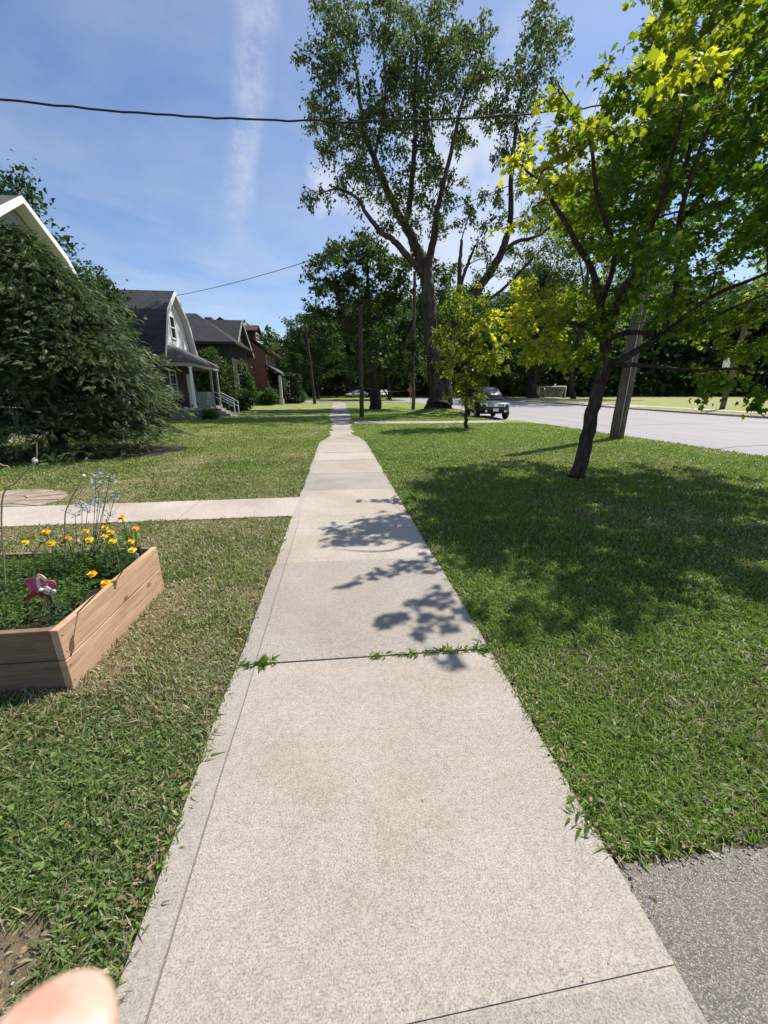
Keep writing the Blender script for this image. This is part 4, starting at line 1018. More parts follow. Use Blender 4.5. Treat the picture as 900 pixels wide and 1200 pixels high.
for y in (28.25, 29.35):
    mb = MB(); mb.bar((-8.2, y, 1.62), (-7.02, y, .98), .07, .05); mb.bar((-7.05, y, -.05), (-7.05, y, 1.0), .06, .06); mb.bar((-8.2, y, 1.3), (-7.05, y, .66), .04, .04); mb.build('handrail', M['cream'], H)
strip('path', np.linspace(-7.05, WX0+.05, 8), [28.2, 29.3], .012, M['old_walk'])
# house 0 behind the evergreen: white bargeboard peeking out
H = thing('near_house', 'house hidden behind the evergreen, its white bargeboard and grey roof edge showing', 'house', (-10.4, 16.1, 0))
gambrel_house(H, -10.4, -19, 16.1, 2.9, 4.9, 1.75, 6.45, 7.6, 2.5, M['cream'], M['siding_grey'], M['shingle_grey'], over=.45, barge=.2)
window(H, 'x', -10.385, 16.1, 5.0, .8, 1.2); window(H, 'x', -10.4, 15.2, 1.2, 1.0, 1.4)
# house 2: hip roof and front gable
H = thing('hip_roofed_house', 'dark brick house with a broad slate grey hip roof and side gable', 'house', (-8, 40, .1))
mb = MB(); mb.box(-18, -7.9, 35.5, 41.4, -.3, 5.5); mb.box(-18, -8.9, 41.42, 46.0, -.3, 5.6); mb.build('wall', M['siding_dark'], H)  # dark brick, its colour deepened to charcoal for the shadow under the hip roof
mb = MB(); V = [(-7.4, 35, 5.55), (-7.4, 42, 5.55), (-18.5, 42, 5.55), (-18.5, 35, 5.55), (-11.2, 38.5, 8.15), (-15.5, 38.5, 8.15)]; lo = [(a, b, c-.18) for a, b, c in V[:4]]
mb.add(V+lo, [(0, 1, 4), (1, 2, 5, 4), (2, 3, 5), (3, 0, 4, 5), (0, 6, 7, 1), (1, 7, 8, 2), (2, 8, 9, 3), (3, 9, 6, 0), (6, 9, 8, 7)]); rf = mb.build('roof', M['shingle2'], H)
mb = MB(); roof_shell(mb, [(0, 39.3, 5.4), (0, 42.6, 8.35), (0, 46.9, 5.4)], -18, -8.3, .14); mb.build('roof', M['shingle2'], H)
mb = MB(); mb.prism([(-8.88, 40.3, 5.6), (-8.88, 42.6, 8.1), (-8.88, 46.0, 5.6)], (-.15, 0, 0)); mb.build('gable', M['siding_grey'], H)
mb = MB()
for a, b in (((-8.27, 39.25, 5.3), (-8.27, 42.6, 8.28)), ((-8.27, 42.6, 8.28), (-8.27, 46.95, 5.3))): mb.bar(a, b, .06, .26)
mb.build('bargeboard', M['siding_grey'], H)
mb = MB(); mb.box(-7.42, -7.34, 35, 42, 5.36, 5.5); mb.box(-18.5, -7.42, 34.94, 35.0, 5.36, 5.5); mb.build('gutter', M['dark'], H)
window(H, 'y', 35.5, -10.2, 2.6, 1.0, 1.6, out=-1); window(H, 'x', -7.9, 37.6, 1.4, 1.1, 1.7); window(H, 'x', -7.9, 40, 1.4, 1.1, 1.7); window(H, 'x', -8.88, 43, 5.75, .8, 1.1); window(H, 'x', -8.9, 43.8, 1.4, 1.2, 1.7)
d = MB(); d.box(-8.92, -8.86, 41.9, 42.8, .4, 2.5); d.build('door', M['white'], H)
H.location.x -= .75
# house 3: red brick with dormer and porch
H = thing('red_brick_house', 'red brick house with reddish roof, dormer and grey porch roof', 'house', (-8, 52, .25))
mb = MB(); mb.box(-17, -8.3, 49.0, 57.0, -.2, 6.3); mb.build('wall', M['brick_red'], H)
mb = MB(); roof_shell_y = [(-7.3, 6.15), (-12.6, 9.6), (-17.8, 6.15)]
V = []
for y in (48.5, 57.5):
    V += [(x, y, z) for x, z in roof_shell_y]+[(x, y, z-.16) for x, z in roof_shell_y]
mb.add(V, [(0, 1, 7, 6), (1, 2, 8, 7), (3, 9, 10, 4), (4, 10, 11, 5), (0, 3, 4, 1), (1, 4, 5, 2), (6, 7, 10, 9), (7, 8, 11, 10), (0, 6, 9, 3), (2, 5, 11, 8)]); rf = mb.build('roof', M['shingle_red'], H)
for y in (49.0, 56.85):
    mb = MB(); mb.prism([(-8.3, y, 6.3), (-12.6, y, 9.3), (-17, y, 6.3)], (0, .15, 0)); mb.build('gable', M['brick_red'], H)
dm = MB(); dm.box(-12.2, -9.6, 51.6, 54.4, 7.2, 8.75); dmo = dm.build('dormer', M['shingle_red'], H)
dm = MB(); roof_shell_ = [(0, 51.2, 8.7), (0, 53.0, 9.5), (0, 54.8, 8.7)]; roof_shell(dm, roof_shell_, -12.9, -9.3, .12); dm.build('dormer_roof', M['shingle_red'], dmo)
window(H, 'x', -9.6, 53.0, 7.7, 1.3, .8)
for y in (50.6, 53, 55.4): window(H, 'x', -8.3, y, 4.4, .9, 1.4)
for y in (51.0, 55.0): window(H, 'x', -8.3, y, 1.3, 1.1, 1.6)
d = MB(); d.box(-8.32, -8.26, 52.5, 53.5, .6, 2.8); d.build('door', M['dark'], H)
mb = MB(); V = [(-8.3, 48.9, 4.9), (-6.4, 48.7, 3.75), (-6.4, 57.2, 3.75), (-8.3, 57.0, 4.9)]; mb.add(V+[(a, b, c-.16) for a, b, c in V], [(0, 1, 2, 3), (4, 7, 6, 5), (0, 4, 5, 1), (1, 5, 6, 2), (2, 6, 7, 3), (0, 3, 7, 4)]); mb.build('porch_roof', M['shingle_grey'], H)
for y in (49.1, 51.8, 54.3, 56.8):
    mb = MB(); mb.box(-6.85, -6.55, y-.15, y+.15, .9, 3.58); mb.box(-6.95, -6.45, y-.25, y+.25, -.1, .9); mb.build('porch_post', M['cream'], H)
mb = MB(); mb.box(-8.28, -6.5, 49.0, 57.0, -.1, .75); mb.build('porch_floor', M['brick_red'], H)
mb = MB(); mb.box(-15.4, -14.6, 52.5, 53.3, 8.0, 10.2); mb.build('chimney', M['brick_red'], rf)
# house 4: low grey bungalow
H = thing('grey_bungalow', 'small grey house beyond the red brick house, partly behind the hedge', 'house', (-8, 66, .55))
mb = MB(); mb.box(-18, -8.0, 63, 71, 0, 4.2); mb.build('wall', M['siding_grey'], H)
mb = MB(); V = []
for y in (62.5, 71.5):
    V += [(-7.3, y, 4.1), (-13, y, 7.2), (-18.6, y, 4.1), (-7.3, y, 3.95), (-13, y, 7.05), (-18.6, y, 3.95)]
mb.add(V, [(0, 1, 7, 6), (1, 2, 8, 7), (3, 9, 10, 4), (4, 10, 11, 5), (0, 3, 4, 1), (1, 4, 5, 2), (6, 7, 10, 9), (7, 8, 11, 10), (0, 6, 9, 3), (2, 5, 11, 8)]); mb.build('roof', M['shingle_grey'], H)
for y in (63.0, 70.85): mb = MB(); mb.prism([(-8, y, 4.2), (-13, y, 6.9), (-18, y, 4.2)], (0, .15, 0)); mb.build('gable', M['siding_grey'], H)
window(H, 'y', 63, -9.6, 1.6, 1.2, 1.5, out=-1); window(H, 'x', -8.0, 65, 1.6, 1.4, 1.5); window(H, 'x', -8.0, 69, 1.6, 1.4, 1.5)

# ------------------------------------------------------------------ poles, cables, signs
def lean_pole(name, label, base, top, r0, r1, mat, wob=.02, seed=0):
    t = thing(name, label, 'utility pole', base)
    g = np.random.default_rng(seed); n = 14; tt = np.linspace(0, 1, n)[:, None]
    p = np.array(base)*(1-tt)+np.array(top)*tt; p[1:-1, :2] += g.normal(0, wob, (n-2, 2))
    p[0, 2] -= .3; V, F = tube(p, np.linspace(r0, r1, n), 18); mesh('pole', V, F, mat, t, smooth=True); return t
PB = np.array([*at(722, 514, 12.63)[:2], 0.0]); PT = np.array([PB[0]+.14, PB[1]+.05, at(764, 105, PB[1])[2]+.35])
t = lean_pole('utility_pole', 'thick weathered wooden utility pole behind the young maple at the road edge', PB, PT, .225, .17, M['pole'], .012, 1)
V, F = tube(np.array([[PB[0]-.1+.016*z, PB[1]-.205, z] for z in np.linspace(.1, 9, 12)]), .012, 5); mesh('ground_wire', V, F, M['steel'], t)
p2 = at(424, 489, 26.2); lean_pole('utility_pole', 'slim dark wooden pole close beside the sidewalk', (p2[0], 26.2, 0), at(422, 357, 26.2), .15, .11, M['pole_dark'], .02, 2)
P2T = at(422, 357, 26.2)
p3 = at(484, 478, 37); p3[2] = float(flat_ter(p3[0], 37)); P3T = at(486, 318, 37)
lean_pole('utility_pole', 'slim pale wooden pole just left of the old maple trunk', p3, P3T, .17, .13, M['pole'], .02, 3)
p4 = at(369, 471, 50); p4[2] = float(flat_ter(p4[0], 50)); P4T = at(358, 380, 50)
t = lean_pole('utility_pole', 'far leaning dark pole with wires past the end of the houses', p4, P4T, .20, .15, M['pole_dark'], .02, 4)
mb = MB(); mb.bar(P4T+[-1.0, 0, -.9], P4T+[1.0, 0, -.9], .12, .12); mb.build('crossarm', M['pole_dark'], t)
p5 = at(846, 479, 31); p5[2] = float(flat_ter(p5[0], 31))
t = lean_pole('utility_pole', 'grey pole with a small white box on the far side of the road', p5, p5+[.3, 0, 9.5], .2, .15, M['pole'], .02, 5)
b5 = at(851, 426, 30.7); mb = MB(); mb.box(b5[0]-.26, b5[0]+.26, b5[1]-.14, b5[1]+.06, b5[2]-.42, b5[2]+.42); mb.build('meter_box', M['white'], t, bevel=.03)
def cable(label, a, b, sag, r, n=40, wob=0, group=None, seed=0):
    g = np.random.default_rng(seed); tt = np.linspace(0, 1, n)[:, None]
    p = np.array(a)*(1-tt)+np.array(b)*tt; p[:, 2] -= (4*sag*tt*(1-tt))[:, 0]
    if wob: p[1:-1, 2] += g.normal(0, wob, n-2)
    V, F = tube(p, r, 6); o = mesh('cable', V, F, M['cable'], smooth=True); tag(o, label, 'cable', group); return o
WP = np.array([PB[0]+.14, PB[1]-.15, at(764, 105, PB[1]-.15)[2]])
cable('thick black cable crossing the sky from the left edge to the big pole', at(-160, 95, 10.5), WP, .62, .021, 60, .012, seed=2)
cable('thin service wire running from the big pole to the gambrel house gable', np.array([-9.4, 27.0, 7.1]), WP+[-.1, .1, -.4], .55, .014, 40)
CG = 'thin wires between the far poles'
cable('upper wire from the far leaning pole to the slim dark pole', P4T+[.6, 0, -.85], P2T+[0, 0, -2.3], .25, .016, 24, group=CG)
cable('middle wire from the far leaning pole to the slim dark pole', P4T+[0, 0, -4.2], P2T+[0, 0, -3.9], .25, .02, 24, group=CG)
cable('lower wire from the far leaning pole to the slim dark pole', P4T+[0, 0, -6.3], P2T+[0, 0, -4.8], .2, .014, 24, group=CG)
cable('wire climbing from the slim dark pole into the old maple', P2T+[0, 0, -.5], at(560, 362, 30), .3, .014, 24, group=CG)
cable('low wire between the slim dark pole and the slim pale pole', P2T+[0, 0, -4.8], P3T+[0, 0, -9.6], .25, .014, 24, group=CG)
cable('upper wire from the far leaning pole off to the left over the houses', P4T+[-.7, 0, -.85], (-24, 62, 11.5), .5, .016, 24, group=CG)
cable('second wire from the far leaning pole off to the left over the houses', P4T+[0, 0, -1.6], (-26, 55, 8.5), .4, .016, 24, group=CG)
# orange sign on the far side of the slim pale pole
b = at(483, 471, 46); b[2] = float(flat_ter(b[0], 46)); t = thing('road_sign', 'orange diamond road sign on a post seen behind the slim pale pole', 'road sign', b)
c = at(481, 457, 46); mb = MB(); mb.prism([(c[0]-.40, 46, c[2]), (c[0], 46, c[2]-.40), (c[0]+.40, 46, c[2]), (c[0], 46, c[2]+.40)], (0, .012, 0)); mb.build('sign_face', M['orange'], t)
mb = MB(); mb.box(c[0]-.03, c[0]+.03, 46.015, 46.07, b[2]-.2, c[2]+.5); mb.build('post', M['steel'], t)
# soccer goal
a = at(631, 464, 71); b = at(662, 464, 69.5); a[2] = float(flat_ter(*a[:2])); b[2] = float(flat_ter(*b[:2]))
t = thing('soccer_goal', 'white soccer goal with net on the playing field before the trees', 'soccer goal', a)
bk = np.array([.25, 1.7, 0]); hgt = np.array([0, 0, 2.0])
mb = MB(); mb.tube(np.array([a, a+hgt, b+hgt, b]) if False else [a, a+hgt], .09, 8); mb.tube([b, b+hgt], .09, 8); mb.tube([a+hgt, b+hgt], .09, 8); mb.build('frame', M['white'], t, smooth=True)
mb = MB(); mb.tube([a+bk, a+hgt+bk*.35], .05, 6); mb.tube([b+bk, b+hgt+bk*.35], .05, 6); mb.tube([a+hgt, a+hgt+bk*.35], .05, 6); mb.tube([b+hgt, b+hgt+bk*.35], .05, 6); mb.tube([a+bk, b+bk], .05, 6); mb.tube([a, a+bk], .05, 6); mb.tube([b, b+bk], .05, 6); mb.build('back_frame', M['white'], t, smooth=True)
mb = MB()
for q in range(25):
    s = q/24; p = a*(1-s)+b*s; mb.bar(p+bk, p+hgt+bk*.35, .018, .018)
for q in range(11):
    s = q/10; mb.bar(a+bk*(1-.65*s)+hgt*s, b+bk*(1-.65*s)+hgt*s, .018, .018)
mb.build('net', M['net'], t)

# ------------------------------------------------------------------ vehicles
def loft(rings, close=True):
    n = len(rings[0]); V = np.vstack(rings); F = []
    for i in range(len(rings)-1):
        for j in range(n): F.append((i*n+j, i*n+(j+1) % n, (i+1)*n+(j+1) % n, (i+1)*n+j))
    F.append(tuple(range(n))[::-1]); F.append(tuple((len(rings)-1)*n+j for j in range(n)))
    return V, F
def car(name, label, cat, loc, rz, paint, suv=True, group=None):
    t = thing(name, label, cat, (0, 0, 0), group)
    L, Wd, Hh = (4.7, .93, 1.84) if suv else (4.6, .89, 1.46)
    wr = .375 if suv else .32
    belt = 1.12 if suv else .92
    # stations: x, bottom z, top z, half width
    st = [(-L/2, .62, belt-.10, .80), (-L/2+.10, .46, belt-.02, .88), (-L/2+.5, .30, belt, Wd), (-1.35, .28, belt, Wd), (0, .27, belt-.01, Wd), (.95, .28, belt-.02, Wd), (1.35, .28, belt-.06, Wd), (1.85, .32, belt-.12, Wd-.03), (2.15, .40, belt-.17, Wd-.09), (L/2-.06, .46, belt-.26, .76), (L/2, .52, belt-.36, .68)]
    rings = []
    for x, zb, zt, w in st:
        rings.append([(x, -w*.82, zb), (x, -w*.98, zb+.10), (x, -w, zb+(zt-zb)*.55), (x, -w*.97, zt-.09), (x, -w*.88, zt), (x, 0, zt+.025), (x, w*.88, zt), (x, w*.97, zt-.09), (x, w, zb+(zt-zb)*.55), (x, w*.98, zb+.10), (x, w*.82, zb)])
    V, F = loft(rings)
    mb = MB(); mb.add(V, F); bo = mb.build('body', paint, t, smooth=True, world=False)
    m = bo.modifiers.new('b', 'BEVEL'); m.width = .025; m.segments = 2; m.limit_method = 'ANGLE'; m.angle_limit = R(35)
    # cabin
    xf0, xf1, xr1, xr0 = (1.20, .10, -1.85, -2.22) if suv else (1.0, .15, -1.15, -1.9)
    lev = [(belt-.03, xf0, xr0, Wd*.90), (belt+(Hh-belt)*.5, (xf0+xf1)/2, (xr0+xr1)/2, Wd*.83), (Hh-.10, xf1+.03, xr1-.02, Wd*.755), (Hh-.025, xf1-.09, xr1+.10, Wd*.68), (Hh, xf1-.35, xr1+.4, Wd*.55)]
    rings = [[(xf, -w*.9, z), (xf+.03, 0, z), (xf, w*.9, z), (xf-.14, w, z), ((xf+xr)/2, w*1.005, z), (xr+.1, w, z), (xr, w*.9, z), (xr, 0, z), (xr, -w*.9, z), (xr+.1, -w, z), ((xf+xr)/2, -w*1.005, z), (xf-.14, -w, z)] for z, xf, xr, w in lev]
    V, F = loft(rings); mb = MB(); mb.add(V, F); mb.build('cabin', paint, t, smooth=True, world=False)
    z0, z1 = belt+.02, Hh-.13; f = lambda z, i: np.interp(z, [l[0] for l in lev], [l[i] for l in lev])
    def pane(nm, pts, off_):
        mb = MB(); p = np.array(pts); mb.prism(p+np.array(off_), -np.array(off_)*.8); return mb.build(nm, M['glass'], t, world=False)
    w0, w1 = f(z0, 3), f(z1, 3)
    pane('windshield', [(f(z0, 1)+.01, -w0*.84, z0), (f(z0, 1)+.035, 0, z0), (f(z0, 1)+.01, w0*.84, z0), (f(z1, 1)+.01, w1*.84, z1), (f(z1, 1)+.035, 0, z1), (f(z1, 1)+.01, -w1*.84, z1)], (.012, 0, .008))
    pane('rear_window', [(f(z0, 2), -w0*.78, z0+.05), (f(z1, 2), -w1*.78, z1), (f(z1, 2), w1*.78, z1), (f(z0, 2), w0*.78, z0+.05)], (-.015, 0, .004))
    cuts = [(.62, -.30), (-.38, -1.28), (-1.36, -1.86)] if suv else [(.55, -.30), (-.38, -1.15)]
    for s in (-1, 1):
        for a, b in cuts:
            a1 = min(a, f(z1, 1)-.18) if a > 0 else a
            b1 = max(b, f(z1, 2)+.14)
            pane('side_window', [(a, s*(w0+.004), z0), (b, s*(w0+.004), z0), (b1, s*(w1+.004), z1), (a1, s*(w1+.004), z1)], (0, s*.012, .003))
        mb = MB(); mb.box(.78, .96, min(s*.93, s*1.12), max(s*.93, s*1.12), belt-.0, belt+.17); mb.build('mirror', paint, t, world=False, bevel=.03)
        hz = belt-.38
        mb = MB(); mb.add([(2.16, s*.50, hz-.02), (2.30, s*.48, hz-.02), (2.12, s*.84, hz+.02), (2.16, s*.50, hz+.20), (2.28, s*.48, hz+.17), (2.02, s*.86, hz+.24)], [(0, 1, 2), (3, 5, 4), (0, 3, 4, 1), (1, 4, 5, 2), (2, 5, 3, 0)])
        V = np.array([(L/2+.005, s*.45, hz-.02), (L/2-.16, s*.80, hz+.01), (L/2-.24, s*.85, hz+.19), (L/2-.02, s*.47, hz+.17)]); mb = MB(); mb.prism(V+[.03, 0, 0], (-.2, 0, 0)); mb.build('headlight', M['lamp'], t, world=False)
        mb = MB(); mb.box(-L/2-.02, -L/2+.12, min(s*.62, s*.82), max(s*.62, s*.82), belt-.38, belt-.04); mb.build('tail_light', M['red'], t, world=False)
        if suv:
            mb = MB(); mb.bar((-1.7, s*.60, Hh+.03), (.1, s*.60, Hh+.03), .05, .05); mb.bar((-1.7, s*.6, Hh-.03), (-1.7, s*.6, Hh+.03), .05, .05); mb.bar((.1, s*.6, Hh-.06), (.1, s*.6, Hh+.03), .05, .05); mb.build('roof_rail', M['metal_dark'], t, world=False)
        mb = MB(); mb.box(-.95, .95, s*Wd*.985-.01, s*Wd*.985+.01+.015*s, .40, .50); mb.build('side_trim', M['black'], t, world=False)
    hz = belt-.38
    mb = MB(); mb.prism([(L/2+.015, -.42, hz-.02), (L/2+.015, .42, hz-.02), (L/2-.005, .46, hz+.15), (L/2-.005, -.46, hz+.15)], (-.05, 0, 0)); gr = mb.build('grille', M['black'], t, world=False)
    mb = MB()
    for q in range(3): mb.box(L/2+.012, L/2+.03, -.42, .42, hz+.0+.05*q, hz+.02+.05*q)
    mb.box(L/2+.015, L/2+.04, -.12, .12, hz+.0, hz+.14); mb.build('grille_bars', M['chrome'], gr, world=False)
    mb = MB(); mb.box(L/2-.10, L/2+.045, -.66, .66, .42, .56); mb.build('bumper', M['black'], t, world=False, bevel=.03)
    mb = MB(); mb.box(L/2+.046, L/2+.06, -.155, .155, .47, .63); mb.build('number_plate', M['white'], t, world=False)
    for s in (-1, 1):
        mb = MB(); mb.lathe([(0, 0), (.07, 0), (.07, .03), (0, .03)], (0, 0, 0), 12); o = mb.build('fog_lamp', M['lamp'], t, world=False); o.rotation_euler = (0, R(90), 0); o.location = (L/2+.03, s*.55, .49)
    ax = (1.42, -1.38)
    for x in ax:
        for s in (-1, 1):
            a = np.linspace(0, 2*math.pi, 24, endpoint=False); y = s*(Wd-.10)
            mb = MB(); mb.lathe([(wr*.62, -.11), (wr*.92, -.12), (wr, -.08), (wr, .08), (wr*.92, .12), (wr*.62, .11)], (0, 0, 0), 24)
            o = mb.build('wheel', M['black'], t, smooth=True, world=False); o.rotation_euler = (R(90), 0, 0); o.location = (x, y+s*.03, wr)
            mb = MB(); mb.lathe([(0, .10*-s), (.07, .115*-s), (wr*.2, .09*-s), (wr*.55, .07*-s), (wr*.64, .105*-s), (wr*.64, -.1*-s)], (0, 0, 0), 20); mb.build('rim', M['steel'], o, smooth=False, world=False)
            arch = MB(); ra = wr+.075
            P_ = [(x+ra*math.cos(q), z) for q in np.linspace(-.1, math.pi+.1, 16) for z in [wr+ra*math.sin(q)]]
            arch.prism([(px_, s*(Wd*.985), pz_) for px_, pz_ in P_], (0, s*.012, 0)); arch.build('wheel_arch', M['black'], t, world=False)
    t.location = [float(v) for v in loc]; t.rotation_euler = (0, 0, rz); return t
sx, sy = 10.45, 27.4
car('suv', 'black sport utility car parked at the road edge by the far driveway', 'car', (sx, sy, float(flat_ter(sx, sy))-.117), R(-90-7), M['carpaint'], True).scale = (1.12, 1.12, 1.12)
wb = at(450, 467, 74); car('sedan', 'small white car far off right of the three stemmed maple', 'car', (wb[0], 74, float(flat_ter(wb[0], 74))+.01), R(-98), M['carwhite'], False, 'far white cars beyond the cross street')
wb = at(418, 467, 80); car('sedan', 'small white car far off left of the slim dark pole', 'car', (wb[0], 80, float(flat_ter(wb[0], 80))+.01), R(-150), M['carwhite'], False, 'far white cars beyond the cross street')

# ------------------------------------------------------------------ raised planter and its plants
t = thing('planter_box', 'raised cedar planter box full of flowers on the lawn left of the sidewalk', 'planter', (PL['x1'], PL['y0'], 0))
x0, x1, y0, y1, h = PL['x0'], PL['x1'], PL['y0'], PL['y1'], PL['h']; th = .038; hh = h/2
for q in range(2):
    z0, z1 = q*hh+(.004 if q else -.06), (q+1)*hh-.002
    sk_ = .0 if q else .02
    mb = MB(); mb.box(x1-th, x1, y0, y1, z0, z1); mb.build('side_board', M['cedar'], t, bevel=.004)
    mb = MB(); mb.box(x0, x1-th-.002, y0+.002, y0+th, z0, z1); mb.build('front_board', M['cedar_shade'], t, bevel=.004)
    mb = MB(); mb.box(x0+th, x1-th-.001, y1-th, y1-.002, z0, z1); mb.build('back_board', M['cedar_shade'], t, bevel=.004)
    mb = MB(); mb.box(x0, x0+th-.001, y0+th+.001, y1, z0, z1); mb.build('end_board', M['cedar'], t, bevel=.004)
mb = MB(); mb.box(x1-th-.075, x1-th-.001, y0+th+.001, y0+th+.075, .0, h-.03); mb.build('corner_post', M['cedar_shade'], t)
for zz in (.045, .14, .225, .32):
    for yy in (y0+.022, y1-.025):
        mb = MB(); mb.lathe([(0, .0), (.0045, 0), (.005, -.002), (.0, -.002)], (0, 0, 0), 8); o = mb.build('screw', M['metal_dark'], t, world=False); o.rotation_euler = (0, R(90), 0); o.location = (.0006, yy-y0, zz)
sg = np.random.default_rng(5); xs = np.linspace(x0+th, x1-th-.002, 60); ys = np.linspace(y0+th+.001, y1-th-.001, 26)
X, Y = np.meshgrid(xs, ys); Z = h-.065+.035*(fbm(X, Y, 9, 3)-.5)-.02*np.exp(-((X-x1)/.08)**2)
i = np.arange(25)[:, None]; j = np.arange(59)[None]
mesh('soil', np.stack([X, Y, Z], -1).reshape(-1, 3), np.stack([i*60+j, i*60+j+1, (i+1)*60+j+1, (i+1)*60+j], -1).reshape(-1, 4), M['soil'], t, smooth=True)
SZ = h-.065
# low green herb filling the bed (uncountable)
g = np.random.default_rng(81); n = 24000
PX = g.uniform(x0+.06, x1-.11, n); PY = g.uniform(y0+.05, y1-.10, n)
keep = (fbm(PX, PY, 4, 3)+.25*(PX < -1.9)-.22*np.clip((PX-x1+.20)/.12, 0, 1) > .30); PX, PY = PX[keep], PY[keep]; n = len(PX)
hb = .05+.10*fbm(PX, PY, 5, 2); P = np.stack([PX, PY, SZ+hb*g.random(n)**.5], 1)
tt = g.random((n, 1)); cc = (np.array([.05, .105, .028])*(1-tt)+np.array([.15, .25, .065])*tt)
V, F, C = scatter(P, g.normal(0, 1, (n, 3))*[1, 1, .5]+[0, 0, .3], g.normal(0, .5, (n, 3))+[0, 0, 1], g.uniform(.012, .026, n), *LEAF_OVAL, cc)
tag(mesh('leafy_groundcover', V, F, M['leaf'], cols=C), 'low bright green leafy growth covering the soil of the planter', 'plants', kind='stuff')
def flower_head(c, r, colr, g, layers=3, up=(0, 0, 1)):
    Ps, As, Ns, Ss, Cs = [], [], [], [], []
    up = unit(np.array(up, float)); a1 = unit(np.cross(up, [.3, .9, .1])); a2 = np.cross(up, a1)
    for l in range(layers):
        k = 10-2*l
        for q in range(k):
            a = 2*math.pi*q/k+l*.3+g.normal(0, .1); rad = math.cos(a)*a1+math.sin(a)*a2; el = .15+.5*l
            Ps.append(c+up*.004*l); As.append(rad*math.cos(el)+up*math.sin(el)); Ns.append(up*math.cos(el)-rad*math.sin(el)); Ss.append(r*(1-.22*l)*g.uniform(.85, 1.1)); Cs.append(np.array(colr)*g.uniform(.8, 1.15))
    P4 = np.array([(0, 0, 0), (.55, .30, .02), (.95, .22, -.03), (1.05, 0, -.05), (.95, -.22, -.03), (.55, -.30, .02)]); F4 = np.array([(0, 2, 1), (0, 3, 2), (0, 4, 3), (0, 5, 4)])
    return scatter(np.array(Ps), np.array(As), np.array(Ns), np.array(Ss), P4, F4, np.array(Cs))
FL = [(30, 636, 'Y'), (54, 624, 'O'), (60, 637, 'Y'), (80, 632, 'O'), (101, 623, 'Y'), (105, 633, 'Y'), (123, 629, 'Y'), (130, 624, 'O'), (123, 619, 'Y'), (132, 635, 'Y'), (143, 607, 'O'), (159, 620, 'O'), (154, 635, 'O'), (155, 645, 'Y'), (108, 673, 'O'), (124, 684, 'O')]
LB = ['leftmost yellow marigold in the planter', 'orange yellow marigold second from the left in the planter', 'small yellow marigold below the second one from the left', 'orange marigold left of the middle cluster in the planter', 'pale yellow marigold at the top of the middle cluster',
      'yellow marigold below the pale one in the middle cluster', 'yellow marigold at the left of the right cluster', 'deep orange marigold inside the right cluster', 'topmost yellow marigold of the right cluster', 'big pale yellow marigold at the bottom of the right cluster', 'tall orange marigold reaching up against the concrete path',
      'orange marigold at the far right corner of the planter', 'orange marigold beside the white tag near the planter corner', 'yellow marigold hanging near the right planter board', 'small orange marigold low in the middle by the right board', 'orange marigold touching the right planter board nearest the camera']
g = np.random.default_rng(82)
for (px, py, k), lab in zip(FL, LB):
    Yf = np.interp(py, [607, 623, 640, 684], [2.86, 2.72, 2.5, 2.02]); c = at(px, py, Yf)
    c[2] = max(c[2], SZ+.07); b = np.array([min(c[0]+g.normal(0, .03), x1-.08), min(c[1]+g.normal(0, .03), y1-.07), SZ-.01])
    tt = thing('marigold', lab, 'flower', b, 'marigolds in the planter')
    V, F = tube(smooth_path([b, (b+c)/2+[.01, 0, .01], c], 4), [.004]*8+[.003], 5); mesh('stem', V, F, M['stem'], tt, smooth=True)
    cy = (.88, .66, .035) if k == 'Y' else (.88, .54, .02)
    V, F, C = flower_head(c, g.uniform(.020, .027), cy, g, 4, (.15, -.35, 1)); mesh('flower_head', V, F, M['petal'], tt, cols=C)
    n = 110; P = b+np.abs(g.normal(0, 1, (n, 3)))*[0, 0, (c[2]-b[2])*.42]+g.normal(0, 1, (n, 3))*[.045, .045, 0]; P[:, 2] = np.minimum(P[:, 2], c[2]-.02); P[:, 0] = np.clip(P[:, 0], x0+.06, x1-.075-.02*g.random(n)); P[:, 1] = np.clip(P[:, 1], y0+.07, y1-.07)
    u = g.random((n, 1)); V, F, C = scatter(P, g.normal(0, 1, (n, 3))+[0, 0, .4], g.normal(0, .6, (n, 3))+[0, 0, 1], g.uniform(.02, .04, n), *LEAF_OVAL, np.array([.045, .09, .04])*(1-u)+np.array([.13, .20, .09])*u); mesh('leaves', V, F, M['leaf'], tt, cols=C)
# tall blue flowered stems
for bx_, by_, lab, tips in [(108, 668, 'tall airy plant with small blue flowers standing at the back of the planter', [(118, 556), (128, 560), (112, 568), (136, 578), (124, 584), (118, 590), (128, 600)]), (98, 670, 'shorter bluish flower stem leaning left behind the marigolds', [(96, 590), (103, 596), (88, 600)])]:
    b = at(bx_, by_, 2.72); b[2] = SZ-.01; tt = thing('blue_flower_plant', lab, 'flower', b); st = MB(); VV = []; FF = []; CC = []; nn_ = 0
    for px, py in tips:
        c = at(px, py, 2.72+g.normal(0, .05)); st.tube(smooth_path([b, b*.55+c*.45+[g.normal(0, .015), 0, .02], c], 4), [.0022]*8+[.0012], 4)
        for q in range(9):
            d_ = c+g.normal(0, 1, 3)*[.035, .035, .018]; st.tube([c-[0, 0, .03], d_], .0012, 3)
            V, F, C = flower_head(d_,   .0085, (.34, .38, .58), g, 1, (g.normal(0, .4), -.5, 1)); VV.append(V); FF.append(F+nn_); CC.append(C); nn_ += len(V)
    st.build('stems', M['stem'], tt); mesh('flowers', np.vstack(VV), np.vstack(FF), M['petal'], tt, cols=np.vstack(CC))
